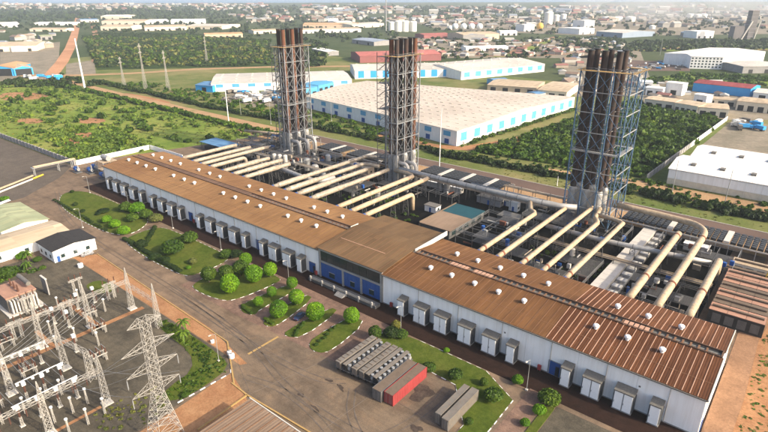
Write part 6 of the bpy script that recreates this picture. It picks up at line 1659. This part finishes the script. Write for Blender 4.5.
scatter('scrub','lighter bushes among the dense scrub field',[(112,172),(205,182),(211,265),(214,370),(134,410),(126,300)],900,(.8,2.6),LF['fresh'],44,.9,41)
scatter('scrub','taller darker bushes among the dense scrub field',[(114,190),(205,190),(211,265),(213,365),(136,400),(126,300)],160,(2.6,4.4),LF['mid'],90,.8,42)
scatter('scrub','lighter shrubs over the wide green plain',fp((84,40),(190,37),(268,43),(272,64),(200,65),(99,67)),900,(1.2,3.6),LF['dry'],20,1.0,43)
scatter('scrub','taller trees over the wide green plain',fp((84,38),(190,36),(268,42),(272,64),(200,66),(99,67)),420,(3.2,6.0),LF['mid'],44,.9,44)
scatter('scrub','taller bushes of the meadow',[(-390,70),(-380,116),(-30,114),(-50,40),(-120,12)],55,(2.2,3.8),LF['mid'],90,1.0,45)
# individual trees and shrubs -------------------------------------------------------------
def crown_data(n, rad, size, mat, seed, lobes=6, shell=.5, flat=.0): return quad_mesh('crown', leaf_quads(n, rad, size, lobes, shell, flat, seed), mat)
BALL = [crown_data(3000,(1,1,.96),.058,LF['bright'],200+i,30,.86) for i in range(3)]
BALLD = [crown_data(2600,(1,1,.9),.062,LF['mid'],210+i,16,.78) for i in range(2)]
BUSH = [crown_data(2200,(1,1,.74),.08,LF[k],220+i,6,.5,.25) for i,k in enumerate(('mid','dark','bright','dry'))]
TRUNK = MB().tube([(0,0,-.02),(.02,0,.5),(0,.03,1.0)],[.11,.08,.06],8).data('trunk',K['wood'])
def ctree(name, label, x, y, r, h, crown, trunk=True, group=None, cat='tree', zs=1.0, base=.18):
    t = thing(name, label, cat, (x,y,base), rnd.uniform(0,6.28), group)
    c_ = link('crown', crown, t, (0,0,h+r*.9*zs if trunk else r*.55*zs), 0, (r,r,r*zs))
    if trunk: link('trunk', TRUNK, t, (0,0,0), 0, (max(1,r*.75),max(1,r*.75),h+r*.5))
    return t
RT = [('large round clipped tree at the road side corner of the round trees lawn',138.2,-26.5,3.1,0,.7),('round clipped dark green tree beside the hall end of the road kerb',127,-26.8,2.6,1,.9),
      ('bright round tree in the middle of the round trees lawn',138.6,-17.3,3.0,0,.6),('bright round tree at the back of the round trees lawn',127.6,-12.0,2.2,0,1.2),
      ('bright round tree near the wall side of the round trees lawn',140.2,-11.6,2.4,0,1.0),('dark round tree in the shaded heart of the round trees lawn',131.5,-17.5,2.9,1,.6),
      ('dark leaning tree behind the large round clipped tree',130.0,-22.0,2.6,1,.6),
      ('small round tree at the road end of the first tree island',152.0,-26.2,1.55,0,.4),('small round tree in the middle of the first tree island',150.8,-19.8,1.65,0,.5),('round tree at the hall end of the first tree island',152.2,-12.6,1.9,0,.9),
      ('bright round tree on the second tree island towards the hall',160.6,-18.2,2.4,0,.8),('large round tree on the second tree island towards the road',161.6,-26.3,2.7,0,.5),('large round tree on the third tree island beside the car',171.4,-20.6,2.8,0,.7),
      ('round tree on the wide island beside the trailers',180.8,-15.2,2.4,0,.8),('round clipped tree at the corner behind the trailers',190.9,-16.6,1.9,1,.6)]
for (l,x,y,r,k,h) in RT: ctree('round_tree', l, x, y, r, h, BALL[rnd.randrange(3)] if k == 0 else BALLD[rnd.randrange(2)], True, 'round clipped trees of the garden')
SH = [('big spreading bush in the middle lawn',(173,254),5.0,0,.8),('dark bush behind the big spreading one',(191,243),3.6,0,.95),('pair of round bushes at the wall end of the middle lawn',(226,258),3.0,0,.8),('dark green bush next to the round pair',(236,257),2.8,1,.8),
      ('small pale yellow bush on the middle lawn',(194,264),1.7,3,1.1),('tiny yellow bush beside the pale one',(189,269),1.1,2,.8),('dark square clipped bush by the road kerb',(142,247),2.2,1,1.0),('low dark bush row end near the road kerb',(155,259),2.6,1,.6),
      ('dark bush at the road kerb before the big bush',(166,262),2.2,1,.7),('pale round bush near the air units',(157,222),3.2,3,.95),('bright bush in the middle of the first lawn',(138,213),4.0,2,.9),
      ('first bright round bush at the tip of the first lawn',(107,223),2.5,2,1.0),('second bright round bush at the tip of the first lawn',(116,228),2.7,2,1.0),('third bright round bush at the tip of the first lawn',(125,234),2.9,2,.9),
      ('dark shrub left on the first lawn',(76,206),1.3,1,1.0),('small dark shrub by the kerb of the first lawn',(83,213),1.2,1,1.1),('low dark shrub mound on the first lawn',(104,213),2.8,1,.5),('low shrub beside the mound on the first lawn',(98,215),1.6,1,.5),
      ('dark shrub at the far corner of the first lawn',(72,193),1.2,1,.9),('leafy plant clump next to the bright bush',(147,218),3.4,0,.9),('tall leafy plant clump by the air units',(127,212),3.2,0,1.1),('green bush above the tip of the first lawn',(134,221),3.0,0,.9),
      ('small pale round tree by the wall near the trailers',(396,329),1.6,3,1.2),('dark shrub group beside the lamp post by the trailers',(391,337),2.6,1,.8),('dark shrub right of that group',(402,338),2.2,0,.8),
      ('leafy tree on the lawn behind the containers',(456,379),2.1,0,1.0),('small round tree on the containers lawn',(484,385),1.3,0,1.1),('larger leafy tree on the containers lawn',(494,400),2.6,0,.9),('pale young tree by the brick path',(518,384),1.6,2,1.1),
      ('large dark bush at the head of the narrow lawn',(550,404),3.0,0,.85),('round bush in the middle of the narrow lawn',(538,414),1.8,2,1.0),('small round bush at the lower end of the narrow lawn',(525,426),1.3,2,1.0),('small shrub beside the pale containers',(469,424),1.2,0,.8),
      ('spiky shrub next to the red container',(429,371),2.1,0,.7),('small shrub at the lawn edge right of the red container',(447,352),1.0,2,.8),
      ('dark bush at the left edge below the tan store',(8,277),3.6,0,.8),('bush by the white wall of the tan store',(24,259),2.4,2,.8),('bush left of the black roofed workshop',(38,262),1.8,0,.8),('bush at the left edge by the green roof',(4,201),2.4,2,.7),
      ('dark tree by the orange factory',(20,81),3.4,1,1.1),('dark tree at the foot of the red road',(62,76),3.2,1,1.0),('bush on the grass corner below the pylon',(186,396),1.2,0,.6)]
for (l,p,r,k,zs) in SH:
    x,y = at(*p); ctree('garden_shrub', l, x, y, r, 0, BUSH[k], False, 'shrubs and small trees of the grounds', 'shrub', zs, .15)
def hedge_line(label, a, b, n, r, k):
    t = thing('clipped_hedge', label, 'hedge', (a[0],a[1],.15))
    for i in range(n):
        u = i/(n-1); link('clump', BUSH[k], t, ((b[0]-a[0])*u+rnd.uniform(-.2,.2),(b[1]-a[1])*u+rnd.uniform(-.2,.2),r*.5), rnd.uniform(0,6), (r,r,r*.8))
hedge_line('low clipped hedge along the road kerb of the middle lawn',(72,-27.6),(113,-29.2),26,1.15,1)
hedge_line('low clipped hedge along the road kerb of the first lawn',(4,-26.5),(58,-28.2),22,.9,1)
hedge_line('low hedge across the middle lawn',(70.5,-14),(84,-26),8,1.2,1)
for i,(a,b) in enumerate((((148.2,-29.5),(153.5,-30.2)),((159.5,-29.8),(163.2,-30)),((169.8,-24),(172.5,-30)),((178.5,-20),(180.5,-29.5)))):
    hedge_line('low green planting on the road end of car park island, %s from left' % ORD[i], a, b, 6, .75, 0)
# palms
def palm(x, y, h, label):
    t = thing('palm_tree', label, 'palm', (x,y,.05), rnd.uniform(0,6), 'palms by the substation verge')
    MB().tube([(0,0,0),(.1,0,h*.5),(.05,.1,h)],[.22,.16,.13],8).build('trunk', K['wood'], t, local=True)
    for k in range(13):
        a = k*2.399; L_ = 2.3+.5*math.sin(k*3.1); el = .9-1.2*(k/13); m = MB(); P0 = Vector((.05,.1,h))
        prev = None
        for i in range(7):
            u = i/6; q = P0+Vector((math.cos(a),math.sin(a),0))*(L_*u)+Vector((0,0,L_*(el*u-1.0*u*u)))
            s = Vector((-math.sin(a),math.cos(a),0))*(.34*math.sin(math.pi*min(1,u*.9+.08))+.02)
            cur = (q-s-Vector((0,0,.16)), q, q+s-Vector((0,0,.16)))
            if prev: m.add([tuple(v) for v in prev]+[tuple(v) for v in cur],[(0,1,4,3),(1,2,5,4)])
            prev = cur
        m.build('frond', LF['mid'], t, local=True)
palm(147.5,-49.2,4.6,'taller palm on the grass verge beside the spiked column'); palm(150.5,-51.2,3.6,'shorter palm nearer the lamp post on the verge'); palm(61.5,-58.5,3.4,'palm by the corner of the tan roofed store'); palm(70,-62,3.0,'small palm below the black roofed workshop')
scatter('grass','grass tufts on the substation edge',[(135,-48.4),(165,-48.6),(170.5,-51.4),(171,-65),(166,-67),(163,-53.5),(137,-51.5)],260,(.25,.6),LF['mid'],20,.3,31,.7)
scatter('grass','weeds on the substation gravel by the pylon',[(160,-66),(172,-68),(172,-84),(160,-80)],90,(.2,.6),LF['dry'],20,.4,32,.6)
scatter('grass','rough greenery left of the workshops',[(20,-76),(60,-62),(72,-58),(74,-52),(72,-74),(40,-90)],150,(.5,1.6),LF['mid'],44,.4,33,.7)
# ================================================================== AIR
hz = MB().box(-40000,40000,-1500,45000,-1.2,118).build('haze', None)
hm = bpy.data.materials.new('haze_air'); hm.use_nodes = True; hn = hm.node_tree; hn.nodes.clear()
ho = hn.nodes.new('ShaderNodeOutputMaterial'); hv = hn.nodes.new('ShaderNodeVolumePrincipled')
hv.inputs['Color'].default_value = (.80,.90,1.0,1); hv.inputs['Density'].default_value = .00010; hv.inputs['Anisotropy'].default_value = .1
hn.links.new(hv.outputs[0], ho.inputs['Volume']); hz.data.materials.clear(); hz.data.materials.append(hm)
tag(hz, 'pale haze over the land', None, kind='stuff')

# thin grey smoke drifting over the far works
sx, sy = at(652,26)
sm = MB()
for (dx,dy,dz,rx,rz_) in ((0,0,46,150,34),(170,60,52,130,28),(-150,40,58,120,26),(300,150,60,120,24)):
    n, rg = 16, 8; o_ = len(sm.v)
    for i in range(rg+1):
        t_ = -math.pi/2+math.pi*i/rg
        for k in range(n):
            g_ = 2*math.pi*k/n; q_ = 1+.12*math.sin(3*g_+i)
            sm.v.append((sx+dx+rx*q_*math.cos(t_)*math.cos(g_)*1.0, sy+dy+rx*q_*math.cos(t_)*math.sin(g_), dz+rz_*math.sin(t_)))
    for i in range(rg):
        for k in range(n): sm.f.append((o_+i*n+k, o_+i*n+(k+1) % n, o_+(i+1)*n+(k+1) % n, o_+(i+1)*n+k)); sm.m.append(0)
so = sm.build('smoke', None)
mm = bpy.data.materials.new('smoke_air'); mm.use_nodes = True; mn = mm.node_tree; mn.nodes.clear()
mo = mn.nodes.new('ShaderNodeOutputMaterial'); mv = mn.nodes.new('ShaderNodeVolumePrincipled')
mv.inputs['Color'].default_value = (.82,.82,.82,1); mv.inputs['Density'].default_value = .0024
mn.links.new(mv.outputs[0], mo.inputs['Volume']); so.data.materials.clear(); so.data.materials.append(mm)
tag(so, 'thin grey smoke drifting over the far works', None, kind='stuff')
